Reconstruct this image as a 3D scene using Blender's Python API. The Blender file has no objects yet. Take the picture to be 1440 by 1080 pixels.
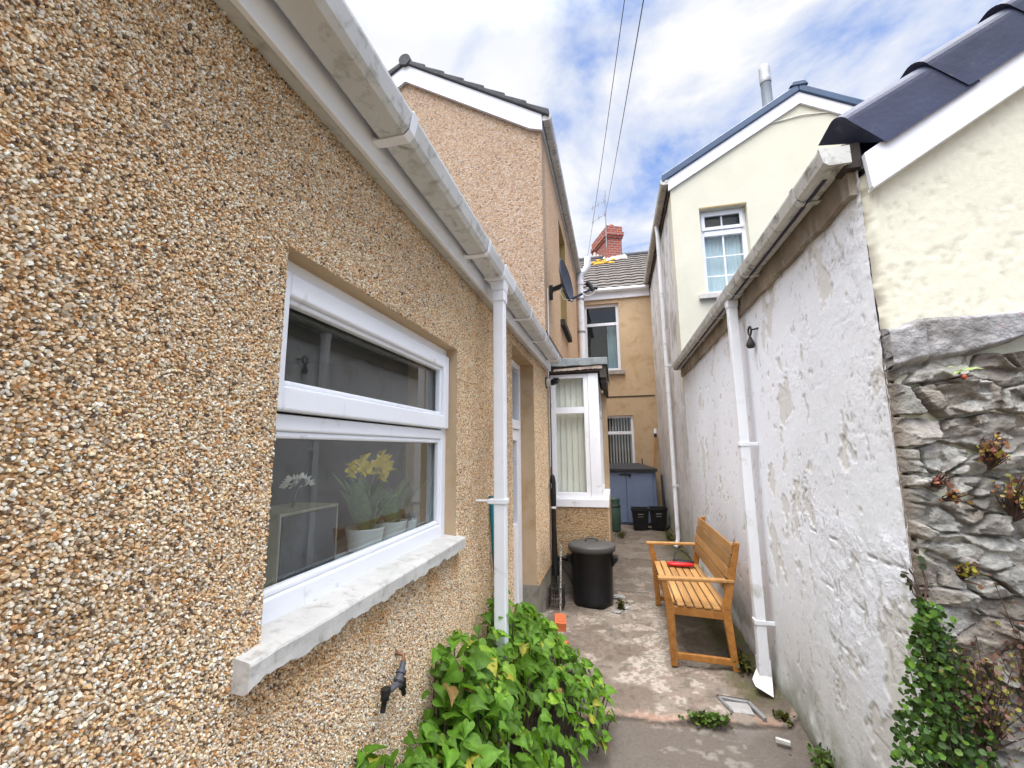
import bpy, math, random
import numpy as np
from mathutils import Vector, Matrix
random.seed(7)
rng = np.random.default_rng(11)
sc = bpy.context.scene
COL = sc.collection
rad = math.radians

# ------------------------------------------------------------------ camera
cam_d = bpy.data.cameras.new('camera')
cam_d.sensor_width = 36.0
cam_d.lens = 36.0 * 606.24 / 1440.0
cam_d.clip_start = 0.02
cam_d.clip_end = 2000
cam = bpy.data.objects.new('camera', cam_d)
COL.objects.link(cam)
_y, _p, _r = rad(13.2876), rad(8.6052), rad(-0.57267)
_f = Vector((-math.sin(_y) * math.cos(_p), math.cos(_y) * math.cos(_p), math.sin(_p)))
_rt = Vector((math.cos(_y), math.sin(_y), 0))
_u = _rt.cross(_f)
_r2 = math.cos(_r) * _rt + math.sin(_r) * _u
_u2 = -math.sin(_r) * _rt + math.cos(_r) * _u
m = Matrix((_r2, _u2, -_f)).transposed().to_4x4()
m.translation = Vector((0, 0, 1.55))
cam.matrix_world = m
sc.camera = cam

# ------------------------------------------------------------------ light, sky, exposure
SUN_EL, SUN_AZ = rad(72), rad(195)      # azimuth clockwise from +Y: behind the camera
sun_dir = Vector((math.sin(SUN_AZ) * math.cos(SUN_EL), math.cos(SUN_AZ) * math.cos(SUN_EL), math.sin(SUN_EL)))
sd = bpy.data.lights.new('sun', 'SUN')
sd.energy = 0.9
sd.angle = rad(35)
sd.color = (1.0, 0.95, 0.87)
sun = bpy.data.objects.new('sun', sd)
COL.objects.link(sun)
sun.rotation_euler = sun_dir.to_track_quat('Z', 'Y').to_euler()
sun.location = (3, -5, 20)

world = bpy.data.worlds.new('World')
sc.world = world
world.use_nodes = True
wt = world.node_tree
wt.nodes.clear()


def nd(t, typ, props=None, **inp):
    n = t.nodes.new(typ)
    if props:
        for k, v in props.items():
            setattr(n, k, v)
    for k, v in inp.items():
        key = int(k[1:]) if k[0] == '_' and k[1:].isdigit() else k.replace('_', ' ')
        s = n.inputs[key]
        if hasattr(v, 'is_output') or isinstance(v, bpy.types.NodeSocket):
            t.links.new(v, s)
        elif isinstance(v, (tuple, list)) and len(v) == 3 and s.type == 'RGBA':
            s.default_value = (*v, 1)
        else:
            s.default_value = v
    return n


def ramp(t, fac, stops, interp='LINEAR'):
    n = t.nodes.new('ShaderNodeValToRGB')
    n.color_ramp.interpolation = interp
    e = n.color_ramp.elements
    while len(e) < len(stops):
        e.new(0.5)
    for i, (p, c) in enumerate(stops):
        e[i].position = p
        if not isinstance(c, (tuple, list)):
            c = (c, c, c)
        e[i].color = (*c, 1)
    t.links.new(fac, n.inputs[0])
    return n.outputs[0]


def math_(t, op, a, b=0.0, c=0.0, clamp=False):
    n = t.nodes.new('ShaderNodeMath')
    n.operation = op
    n.use_clamp = clamp
    for i, v in enumerate((a, b, c)):
        if isinstance(v, bpy.types.NodeSocket):
            t.links.new(v, n.inputs[i])
        else:
            n.inputs[i].default_value = v
    return n.outputs[0]


def mix(t, fac, a, b, blend='MIX'):
    n = t.nodes.new('ShaderNodeMix')
    n.data_type = 'RGBA'
    n.blend_type = blend
    for i, v in ((0, fac), (6, a), (7, b)):
        if isinstance(v, bpy.types.NodeSocket):
            t.links.new(v, n.inputs[i])
        elif isinstance(v, (tuple, list)):
            n.inputs[i].default_value = (*v[:3], 1)
        else:
            n.inputs[i].default_value = v
    return n.outputs[2]


sky = nd(wt, 'ShaderNodeTexSky', dict(sky_type='NISHITA', sun_disc=False, sun_elevation=SUN_EL, sun_rotation=SUN_AZ,
                                      air_density=1.0, dust_density=0.6, ozone_density=1.6))
tc = nd(wt, 'ShaderNodeTexCoord')
sep = nd(wt, 'ShaderNodeSeparateXYZ', Vector=tc.outputs['Generated'])
zz = math_(wt, 'ADD', math_(wt, 'MAXIMUM', sep.outputs[2], 0.0), 0.22)
cx_ = math_(wt, 'DIVIDE', sep.outputs[0], zz)
cy_ = math_(wt, 'DIVIDE', sep.outputs[1], zz)
cv = nd(wt, 'ShaderNodeCombineXYZ', X=cx_, Y=cy_, Z=3.7)
n1 = nd(wt, 'ShaderNodeTexNoise', None, Vector=cv.outputs[0], Scale=2.3, Detail=7.0, Roughness=0.56, Distortion=0.25)
n2 = nd(wt, 'ShaderNodeTexNoise', None, Vector=cv.outputs[0], Scale=0.8, Detail=2.0, Roughness=0.5)
cov = math_(wt, 'ADD', n1.outputs[0], math_(wt, 'MULTIPLY', math_(wt, 'SUBTRACT', n2.outputs[0], 0.5), 0.5))
cov = math_(wt, 'SUBTRACT', cov, math_(wt, 'MULTIPLY', math_(wt, 'MINIMUM', math_(wt, 'MAXIMUM', math_(wt, 'SUBTRACT', cx_, 0.05), -0.6), 0.9), 0.13))
cmask = ramp(wt, cov, [(0.36, 0.0), (0.44, 0.6), (0.54, 1.0)])
shade = ramp(wt, n1.outputs[0], [(0.42, (0.84, 0.88, 0.97)), (0.62, (1.0, 1.0, 1.0))])
# cloud glow near the sun, added out of view to light the alley walls
dotn = nd(wt, 'ShaderNodeVectorMath', dict(operation='DOT_PRODUCT'))
wt.links.new(tc.outputs['Generated'], dotn.inputs[0])
dotn.inputs[1].default_value = (0.0, -0.20, 0.98)
gl = ramp(wt, dotn.outputs['Value'], [(0.58, 0.0), (0.93, 1.0)], 'EASE')
CLOUD = 3.55
gain = math_(wt, 'MULTIPLY_ADD', gl, 34.0, CLOUD)
ccol = nd(wt, 'ShaderNodeVectorMath', dict(operation='SCALE'))
wt.links.new(shade, ccol.inputs[0])
wt.links.new(gain, ccol.inputs['Scale'])
skyg = nd(wt, 'ShaderNodeVectorMath', dict(operation='MULTIPLY'))
wt.links.new(sky.outputs[0], skyg.inputs[0])
skyg.inputs[1].default_value = (0.70, 0.80, 0.98)
skyc = mix(wt, cmask, skyg.outputs[0], ccol.outputs[0])
bg = nd(wt, 'ShaderNodeBackground', None, Color=skyc, Strength=0.1)
wo = nd(wt, 'ShaderNodeOutputWorld', None, Surface=bg.outputs[0])

sc.view_settings.view_transform = 'Standard'
sc.view_settings.look = 'None'
sc.view_settings.gamma = 1
sc.view_settings.exposure = 1.52
sc.cycles.max_bounces = 10
sc.cycles.diffuse_bounces = 5
sc.cycles.transparent_max_bounces = 16
sc.cycles.caustics_reflective = False
sc.cycles.caustics_refractive = False

# ------------------------------------------------------------------ object helpers


def tag(o, label, cat, group=None, kind=None):
    if label:
        o['label'] = label
    if cat:
        o['category'] = cat
    if group:
        o['group'] = group
    if kind:
        o['kind'] = kind
    return o


def thing(name, label, cat, loc=(0, 0, 0), group=None):
    o = bpy.data.objects.new(name, None)
    o.empty_display_size = 0.1
    COL.objects.link(o)
    o.location = loc
    return tag(o, label, cat, group)


def root_loc(p):
    v = Vector((0, 0, 0))
    while p is not None:
        v += p.location
        p = p.parent
    return v


class MB:
    """collects faces in world coordinates"""

    def __init__(self):
        self.v, self.f, self.s, self.mi = [], [], [], []

    def add(self, vs, fs, smooth=False, mi=0):
        n = len(self.v)
        self.v += [tuple(p) for p in vs]
        for f in fs:
            self.f.append(tuple(i + n for i in f))
            self.s.append(smooth)
            self.mi.append(mi)
        return self

    def box(self, x0, x1, y0, y1, z0, z1, mi=0):
        v = [(x, y, z) for z in (z0, z1) for y in (y0, y1) for x in (x0, x1)]
        return self.add(v, [(0, 2, 3, 1), (4, 5, 7, 6), (0, 1, 5, 4), (2, 6, 7, 3), (0, 4, 6, 2), (1, 3, 7, 5)], mi=mi)

    def bar(self, a, b, w, h, up=(0, 0, 1), mi=0, w2=None, h2=None):
        a, b = Vector(a), Vector(b)
        d = (b - a).normalized()
        up = Vector(up)
        if abs(d.dot(up)) > 0.97:
            up = Vector((0, 1, 0))
        s = d.cross(up).normalized()
        t = s.cross(d)
        w2 = w if w2 is None else w2
        h2 = h if h2 is None else h2
        v = []
        for p, ww, hh in ((a, w, h), (b, w2, h2)):
            for i, j in ((-1, -1), (1, -1), (1, 1), (-1, 1)):
                v.append(p + s * i * ww / 2 + t * j * hh / 2)
        return self.add(v, [(3, 2, 1, 0), (4, 5, 6, 7), (0, 1, 5, 4), (1, 2, 6, 5), (2, 3, 7, 6), (3, 0, 4, 7)], mi=mi)

    def prism(self, poly, axis, a, b, mi=0):
        """poly: list of 2-tuples in the other two axes (x,y,z order); extruded along axis a..b"""
        def P(p, c):
            if axis == 'x':
                return (c, p[0], p[1])
            if axis == 'y':
                return (p[0], c, p[1])
            return (p[0], p[1], c)
        n = len(poly)
        v = [P(p, a) for p in poly] + [P(p, b) for p in poly]
        fs = [tuple(range(n))[::-1], tuple(range(n, 2 * n))]
        fs += [(i, (i + 1) % n, n + (i + 1) % n, n + i) for i in range(n)]
        return self.add(v, fs, mi=mi)

    def tube(self, pts, r, n=10, mi=0, caps=True, smooth=True):
        pts = [Vector(p) for p in pts]
        rs = r if isinstance(r, (list, tuple)) else [r] * len(pts)
        v = []
        prev = None
        for i, p in enumerate(pts):
            d = (pts[min(i + 1, len(pts) - 1)] - pts[max(i - 1, 0)]).normalized()
            if prev is None:
                up = Vector((0, 0, 1)) if abs(d.z) < 0.9 else Vector((0, 1, 0))
                s = d.cross(up).normalized()
            else:
                s = (prev - d * prev.dot(d)).normalized()
            prev = s
            t = d.cross(s)
            for k in range(n):
                a = 2 * math.pi * k / n
                v.append(p + (s * math.cos(a) + t * math.sin(a)) * rs[i])
        fs = [(i * n + k, i * n + (k + 1) % n, (i + 1) * n + (k + 1) % n, (i + 1) * n + k) for i in range(len(pts) - 1) for k in range(n)]
        self.add(v, fs, smooth, mi)
        if caps:
            self.add([v[k] for k in range(n)], [tuple(range(n))[::-1]], False, mi)
            self.add([v[(len(pts) - 1) * n + k] for k in range(n)], [tuple(range(n))], False, mi)
        return self

    def lathe(self, prof, c, n=40, mi=0, smooth=True):
        v = []
        for r, z in prof:
            for k in range(n):
                a = 2 * math.pi * k / n
                v.append((c[0] + r * math.cos(a), c[1] + r * math.sin(a), c[2] + z))
        fs = [(i * n + k, i * n + (k + 1) % n, (i + 1) * n + (k + 1) % n, (i + 1) * n + k) for i in range(len(prof) - 1) for k in range(n)]
        return self.add(v, fs, smooth, mi)

    def build(self, name, mat, parent=None, bevel=0, label=None, seg=2):
        me = bpy.data.meshes.new(name)
        off = root_loc(parent)
        me.from_pydata([(p[0] - off.x, p[1] - off.y, p[2] - off.z) for p in self.v], [], self.f)
        me.polygons.foreach_set('use_smooth', self.s)
        mats = mat if isinstance(mat, (list, tuple)) else [mat]
        for x in mats:
            me.materials.append(x)
        me.polygons.foreach_set('material_index', self.mi)
        me.update()
        o = bpy.data.objects.new(name, me)
        COL.objects.link(o)
        if parent is not None:
            o.parent = parent
        if bevel:
            bm = o.modifiers.new('bevel', 'BEVEL')
            bm.width = bevel
            bm.segments = seg
            bm.limit_method = 'ANGLE'
            bm.angle_limit = rad(35)
        if label:
            o['label'] = label
        return o


def mesh_np(name, verts, faces, mats, parent=None, smooth=True, attrs=None, mi=None):
    """verts (n,3) array, faces list of arrays (k,3|4|6); attrs {name: (n,3) or (n,)}"""
    off = root_loc(parent)
    me = bpy.data.meshes.new(name)
    verts = np.asarray(verts, np.float32) - np.array(off, np.float32)
    me.vertices.add(len(verts))
    me.vertices.foreach_set('co', verts.ravel())
    tot = sum(f.size for f in faces)
    npoly = sum(len(f) for f in faces)
    me.loops.add(tot)
    me.polygons.add(npoly)
    me.loops.foreach_set('vertex_index', np.concatenate([f.ravel() for f in faces]).astype(np.int32))
    sizes = np.concatenate([np.full(len(f), f.shape[1]) for f in faces])
    starts = np.concatenate([[0], np.cumsum(sizes)[:-1]])
    me.polygons.foreach_set('loop_start', starts.astype(np.int32))
    me.polygons.foreach_set('loop_total', sizes.astype(np.int32))
    me.polygons.foreach_set('use_smooth', np.full(npoly, smooth, dtype=bool))
    for x in (mats if isinstance(mats, (list, tuple)) else [mats]):
        me.materials.append(x)
    if mi is not None:
        me.polygons.foreach_set('material_index', mi.astype(np.int32))
    me.update(calc_edges=True)
    me.validate()
    for k, a in (attrs or {}).items():
        a = np.asarray(a, np.float32)
        if a.ndim == 1:
            at = me.attributes.new(k, 'FLOAT', 'POINT')
            at.data.foreach_set('value', a)
        else:
            at = me.attributes.new(k, 'FLOAT_COLOR', 'POINT')
            at.data.foreach_set('color', np.concatenate([a, np.ones((len(a), 1), np.float32)], 1).ravel())
    o = bpy.data.objects.new(name, me)
    COL.objects.link(o)
    if parent is not None:
        o.parent = parent
    return o


_tabs = {}


def vnoise(x, y, seed=0):
    if seed not in _tabs:
        _tabs[seed] = np.random.default_rng(seed + 100).random((256, 256))
    T = _tabs[seed]
    xi = np.floor(x).astype(int)
    yi = np.floor(y).astype(int)
    fx = x - xi
    fy = y - yi
    fx = fx * fx * (3 - 2 * fx)
    fy = fy * fy * (3 - 2 * fy)
    a = T[xi & 255, yi & 255]
    b = T[(xi + 1) & 255, yi & 255]
    c = T[xi & 255, (yi + 1) & 255]
    d = T[(xi + 1) & 255, (yi + 1) & 255]
    return (a * (1 - fx) + b * fx) * (1 - fy) + (c * (1 - fx) + d * fx) * fy


def fbm(x, y, oct=4, seed=0, gain=0.5):
    s = 0
    amp = 1
    tot = 0
    for i in range(oct):
        s = s + amp * vnoise(x * 2 ** i + 17.3 * i, y * 2 ** i + 9.1 * i, seed + i)
        tot += amp
        amp *= gain
    return s / tot


def sstep(a, b, x):
    t = np.clip((x - a) / (b - a), 0, 1)
    return t * t * (3 - 2 * t)


def grid_faces(nu, nv):
    i = np.arange(nu - 1)[:, None] * nv + np.arange(nv - 1)[None, :]
    i = i.ravel()
    return np.stack([i, i + nv, i + nv + 1, i + 1], 1)


# ------------------------------------------------------------------ materials


def new_mat(name):
    mt = bpy.data.materials.new(name)
    mt.use_nodes = True
    t = mt.node_tree
    t.nodes.clear()
    out = t.nodes.new('ShaderNodeOutputMaterial')
    b = t.nodes.new('ShaderNodeBsdfPrincipled')
    t.links.new(b.outputs[0], out.inputs[0])
    b.inputs['Specular IOR Level'].default_value = 0.35
    return mt, t, b


def setc(t, b, color=None, rough=None, normal=None, metal=None):
    for k, v in (('Base Color', color), ('Roughness', rough), ('Normal', normal), ('Metallic', metal)):
        if v is None:
            continue
        if isinstance(v, bpy.types.NodeSocket):
            t.links.new(v, b.inputs[k])
        elif isinstance(v, (tuple, list)):
            b.inputs[k].default_value = (*v, 1)
        else:
            b.inputs[k].default_value = v


def coord(t):
    return t.nodes.new('ShaderNodeTexCoord').outputs['Object']


def noise(t, vec, scale, detail=4.0, rough=0.55, dist=0.0):
    return nd(t, 'ShaderNodeTexNoise', None, Vector=vec, Scale=scale, Detail=detail, Roughness=rough, Distortion=dist).outputs[0]


def bump(t, h, strength=0.5, dist=0.01, normal=None):
    n = nd(t, 'ShaderNodeBump', None, Height=h, Strength=strength, Distance=dist)
    if normal is not None:
        t.links.new(normal, n.inputs['Normal'])
    return n.outputs[0]


def simple(name, color, rough=0.5, var=0.12, nscale=6.0, bscale=0, bstr=0.15, metal=0.0, dirt=None, dirt_amt=0.0, dscale=5.0, spec=None):
    """plain material with slight procedural unevenness, optional blotches of dirt"""
    mt, t, b = new_mat(name)
    c = coord(t)
    n = noise(t, c, nscale, 5)
    lo = tuple(max(0, x * (1 - var)) for x in color)
    hi = tuple(min(1, x * (1 + var)) for x in color)
    col = ramp(t, n, [(0.3, lo), (0.7, hi)])
    if dirt:
        d = noise(t, c, dscale, 8, 0.65, 0.4)
        dm = ramp(t, d, [(0.62 - 0.3 * dirt_amt, 0.0), (0.80 - 0.3 * dirt_amt, 1.0)])
        col = mix(t, dm, col, dirt)
    setc(t, b, col, rough, None, metal)
    if spec is not None:
        b.inputs['Specular IOR Level'].default_value = spec
    if bscale:
        setc(t, b, normal=bump(t, noise(t, c, bscale, 6), bstr, 0.004))
    return mt


M = {}
M['upvc'] = simple('white_plastic', (0.83, 0.835, 0.86), 0.32, 0.03, 3, dirt=(0.5, 0.5, 0.46), dirt_amt=0.05, dscale=9)
M['upvc_dirty'] = simple('weathered_white_plastic', (0.60, 0.60, 0.59), 0.4, 0.08, 4, dirt=(0.3, 0.3, 0.26), dirt_amt=0.34, dscale=18)
M['upvc_grim'] = simple('lichen_stained_plastic', (0.56, 0.55, 0.51), 0.5, 0.12, 8, dirt=(0.14, 0.135, 0.11), dirt_amt=0.36, dscale=16)
M['pipe_white'] = simple('white_pipe', (0.80, 0.805, 0.83), 0.35, 0.05, 5, dirt=(0.45, 0.44, 0.38), dirt_amt=0.15, dscale=6)
M['barge'] = simple('white_board', (0.8, 0.8, 0.84), 0.4, 0.03, 3)
M['black_plastic'] = simple('black_plastic', (0.012, 0.012, 0.013), 0.38, 0.3, 9, bscale=120, bstr=0.06)
M['lid_grey'] = simple('dark_grey_plastic', (0.075, 0.072, 0.068), 0.5, 0.2, 7, bscale=90, bstr=0.08)
M['black_pipe'] = simple('black_pipe', (0.014, 0.013, 0.013), 0.45, 0.3, 8)
M['dark_timber'] = simple('weathered_dark_timber', (0.05, 0.04, 0.034), 0.8, 0.4, 12, bscale=40, bstr=0.4)
M['pale_timber'] = simple('flaked_timber', (0.45, 0.36, 0.29), 0.85, 0.4, 18, bscale=40, bstr=0.4)
M['brown_timber'] = simple('stained_fascia', (0.28, 0.22, 0.16), 0.75, 0.35, 5, dirt=(0.45, 0.42, 0.36), dirt_amt=0.35, dscale=4, bscale=30, bstr=0.2)
M['dark_gap'] = simple('void_shade_black', (0.02, 0.018, 0.016), 0.9, 0.2, 9)  # near-black colour stands in for the shade inside openings
M['lead'] = simple('grey_lead', (0.2, 0.215, 0.215), 0.65, 0.2, 10, dirt=(0.33, 0.34, 0.32), dirt_amt=0.4, dscale=12, bscale=20, bstr=0.4)
M['steel'] = simple('steel_flue', (0.24, 0.245, 0.25), 0.45, 0.3, 9, metal=0.3)
M['slate_paint'] = simple('blue_slate_tile', (0.034, 0.039, 0.075), 0.5, 0.3, 6, bscale=50, bstr=0.25, spec=0.3, dirt=(0.10, 0.10, 0.11), dirt_amt=0.12, dscale=14)
M['blue_trim'] = simple('blue_metal_trim', (0.04, 0.075, 0.14), 0.3, 0.15, 5, spec=0.5)
M['navy'] = simple('navy_dish', (0.03, 0.037, 0.06), 0.4, 0.15, 9)
M['grey_metal'] = simple('grey_metal', (0.3, 0.3, 0.3), 0.45, 0.2, 20, metal=0.5)
M['iron'] = simple('rusty_iron', (0.04, 0.033, 0.028), 0.65, 0.4, 30)
M['rust_bar'] = simple('paint_flaked_rod', (0.6, 0.57, 0.5), 0.6, 0.1, 30, dirt=(0.08, 0.05, 0.035), dirt_amt=0.55, dscale=60)
M['copper'] = simple('old_copper', (0.25, 0.12, 0.07), 0.45, 0.3, 40, metal=0.6)
M['tap_grey'] = simple('grey_hose_fitting', (0.09, 0.09, 0.1), 0.5, 0.3, 60)
M['teal'] = simple('teal_hose', (0.01, 0.19, 0.24), 0.4, 0.1, 9)
M['cable_white'] = simple('white_cable', (0.7, 0.68, 0.64), 0.5, 0.1, 9)
M['cable_black'] = simple('black_cable', (0.03, 0.03, 0.035), 0.5, 0.1, 9)
M['cable_sky'] = simple('grey_overhead_cable', (0.12, 0.12, 0.14), 0.6, 0.1, 9)
M['shed_blue'] = simple('blue_grey_shed_plastic', (0.19, 0.245, 0.365), 0.5, 0.1, 3, bscale=70, bstr=0.08)
M['shed_dark'] = simple('dark_shed_plastic', (0.035, 0.035, 0.038), 0.55, 0.2, 7)
M['green_plastic'] = simple('green_plastic', (0.045, 0.085, 0.06), 0.5, 0.2, 6)
M['red'] = simple('red_plastic', (0.6, 0.018, 0.02), 0.35, 0.1, 12)
M['terracotta'] = simple('terracotta', (0.58, 0.15, 0.055), 0.75, 0.15, 20, bscale=60, bstr=0.2)
M['lamp_white'] = simple('lamp_white', (0.7, 0.69, 0.62), 0.4, 0.06, 20)
M['blind'] = simple('cream_blind_fabric', (0.82, 0.80, 0.69), 0.8, 0.04, 4)
M['blind_white'] = simple('white_blind_fabric', (0.42, 0.42, 0.41), 0.8, 0.04, 4)
M['curtain'] = simple('pale_curtain', (0.5, 0.57, 0.55), 0.85, 0.08, 4)
M['net'] = simple('net_curtain', (0.55, 0.66, 0.70), 0.85, 0.06, 6)
M['interior'] = simple('room_plaster', (0.22, 0.22, 0.2), 0.9, 0.15, 2)
M['sill_paint'] = simple('painted_sill', (0.56, 0.54, 0.50), 0.75, 0.12, 9, dirt=(0.36, 0.34, 0.30), dirt_amt=0.30, dscale=24, bscale=50, bstr=0.4)
M['sill_stone'] = simple('grey_stone_sill', (0.33, 0.29, 0.25), 0.85, 0.15, 9, bscale=60, bstr=0.3)
M['reveal_buff'] = simple('buff_smooth_render', (0.50, 0.36, 0.22), 0.85, 0.1, 3, dirt=(0.40, 0.25, 0.11), dirt_amt=0.3, dscale=2.5, bscale=90, bstr=0.15)
M['reveal_ochre'] = simple('ochre_render', (0.36, 0.25, 0.09), 0.85, 0.15, 5)
M['concrete'] = simple('grey_concrete', (0.36, 0.345, 0.335), 0.9, 0.16, 8, dirt=(0.22, 0.19, 0.17), dirt_amt=0.3, dscale=14, bscale=45, bstr=0.7)
M['plinth'] = simple('plinth_concrete', (0.26, 0.235, 0.19), 0.9, 0.25, 5, dirt=(0.12, 0.105, 0.075), dirt_amt=0.35, dscale=6, bscale=60, bstr=0.4)
M['mortar'] = simple('dark_mortar', (0.07, 0.058, 0.047), 0.95, 0.35, 20, bscale=60, bstr=0.8)
M['soil'] = simple('dark_soil', (0.03, 0.024, 0.018), 0.95, 0.4, 20, bscale=60, bstr=0.8)
M['white_pot'] = simple('white_ceramic', (0.78, 0.78, 0.76), 0.3, 0.04, 5)
M['board_face'] = simple('dark_box_face', (0.022, 0.026, 0.036), 0.4, 0.1, 6)
M['board_edge'] = simple('ply_edge', (0.36, 0.32, 0.23), 0.6, 0.1, 20)
M['yellow'] = simple('yellow_petal', (0.8, 0.62, 0.02), 0.6, 0.15, 30)
M['white_petal'] = simple('white_petal', (0.8, 0.76, 0.68), 0.7, 0.1, 30)
M['bottle'] = simple('amber_bottle', (0.14, 0.1, 0.07), 0.25, 0.2, 10)
M['house_leaf'] = simple('houseplant_leaf', (0.12, 0.26, 0.10), 0.45, 0.25, 20)
M['stem'] = simple('green_stem', (0.07, 0.10, 0.03), 0.6, 0.3, 30)
M['twig'] = simple('brown_twig', (0.08, 0.05, 0.035), 0.7, 0.3, 30)
M['brick'] = None

PAL = np.array([(0.86, 0.79, 0.66), (0.80, 0.62, 0.41), (0.66, 0.44, 0.23), (0.54, 0.27, 0.10), (0.46, 0.38, 0.29),
                (0.12, 0.08, 0.055), (0.72, 0.49, 0.28), (0.80, 0.68, 0.50)])
PALW = np.array([0.21, 0.24, 0.18, 0.045, 0.085, 0.055, 0.10, 0.10])


def m_pebble(name, scale, tint=(1, 1, 1), contrast=1.0, bst=0.9, bdist=0.008):
    mt, t, b = new_mat(name)
    c = coord(t)
    wob = nd(t, 'ShaderNodeTexNoise', None, Vector=c, Scale=scale * 0.7, Detail=2.0)
    wv = nd(t, 'ShaderNodeVectorMath', dict(operation='SCALE'), Scale=0.9 / scale)
    t.links.new(wob.outputs[1], wv.inputs[0])
    av = nd(t, 'ShaderNodeVectorMath', dict(operation='ADD'))
    t.links.new(c, av.inputs[0])
    t.links.new(wv.outputs[0], av.inputs[1])
    vo = nd(t, 'ShaderNodeTexVoronoi', dict(feature='F1'), Vector=av.outputs[0], Scale=scale, Randomness=1.0)
    ve = nd(t, 'ShaderNodeTexVoronoi', dict(feature='DISTANCE_TO_EDGE'), Vector=av.outputs[0], Scale=scale, Randomness=1.0)
    sx = nd(t, 'ShaderNodeSeparateColor', None, Color=vo.outputs['Color'])
    cum = np.cumsum(PALW / PALW.sum())
    mean = (PAL * (PALW / PALW.sum())[:, None]).sum(0)
    stops = []
    order = [5, 3, 2, 4, 6, 1, 7, 0]
    w = PALW[order] / PALW.sum()
    pos = np.concatenate([[0], np.cumsum(w)[:-1]])
    for i, p in zip(order, pos):
        cc = (mean + (PAL[i] - mean) * contrast) * np.array(tint)
        stops.append((float(p), tuple(np.clip(cc, 0.01, 1))))
    col = ramp(t, sx.outputs[0], stops, 'CONSTANT')
    big = noise(t, c, 1.3, 4)
    col = mix(t, 0.35, col, ramp(t, big, [(0.3, (0.75, 0.72, 0.7)), (0.7, (1.1, 1.08, 1.05))]), 'MULTIPLY')
    edge = ramp(t, ve.outputs['Distance'], [(0.0, 0.0), (0.10, 1.0)])
    mort_shade = tuple(mean * 0.50 * np.array(tint))  # mortar tone darkened to stand for cavity shade between pebbles
    col = mix(t, edge, mort_shade, col)
    h = math_(t, 'MULTIPLY_ADD', sx.outputs[1], 0.5, math_(t, 'SUBTRACT', 1.0, vo.outputs['Distance']))
    h = math_(t, 'MULTIPLY', h, edge)
    setc(t, b, col, 0.75, bump(t, h, bst, bdist))
    b.inputs['Specular IOR Level'].default_value = 0.25
    return mt


M['pebble_wall'] = m_pebble('pebbledash_bed', 105, (0.85, 0.72, 0.56), 0.8)
M['pebble_gable'] = m_pebble('pebbledash_gable', 58, (0.82, 0.74, 0.735), 0.66, 0.9, 0.010)
M['pebble_bay'] = m_pebble('pebbledash_bay', 64, (0.98, 0.86, 0.70), 0.6, 1.0, 0.012)
M['pebble_flank'] = m_pebble('pebbledash_flank', 60, (1.08, 0.92, 0.82), 0.45, 0.7, 0.012)


def m_attr(name, attr, rough=0.7, bscale=0, bstr=0.3, bdist=0.004, mulvar=0.0, nscale=20, sss=False, spec=0.3):
    mt, t, b = new_mat(name)
    a = nd(t, 'ShaderNodeAttribute', dict(attribute_name=attr))
    col = a.outputs['Color']
    c = coord(t)
    if mulvar:
        col = mix(t, 1.0, col, ramp(t, noise(t, c, nscale, 6, 0.6), [(0.3, (1 - mulvar,) * 3), (0.7, (1 + mulvar,) * 3)]), 'MULTIPLY')
    setc(t, b, col, rough)
    b.inputs['Specular IOR Level'].default_value = spec
    if bscale:
        setc(t, b, normal=bump(t, noise(t, c, bscale, 7, 0.6), bstr, bdist))
    return mt, t, b


M['pebble'] = m_attr('pebble_chips', 'col', 0.6, mulvar=0.22, nscale=260)[0]
M['stone'] = m_attr('rubble_stone', 'col', 0.88, 55, 1.0, 0.012, 0.32, 22)[0]
M['path'] = m_attr('worn_concrete', 'col', 0.86, 70, 0.7, 0.006, 0.16, 60)[0]
M['whitewash'] = m_attr('cream_paint', 'col', 0.75, 120, 0.3, 0.003, 0.05, 60)[0]


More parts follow.
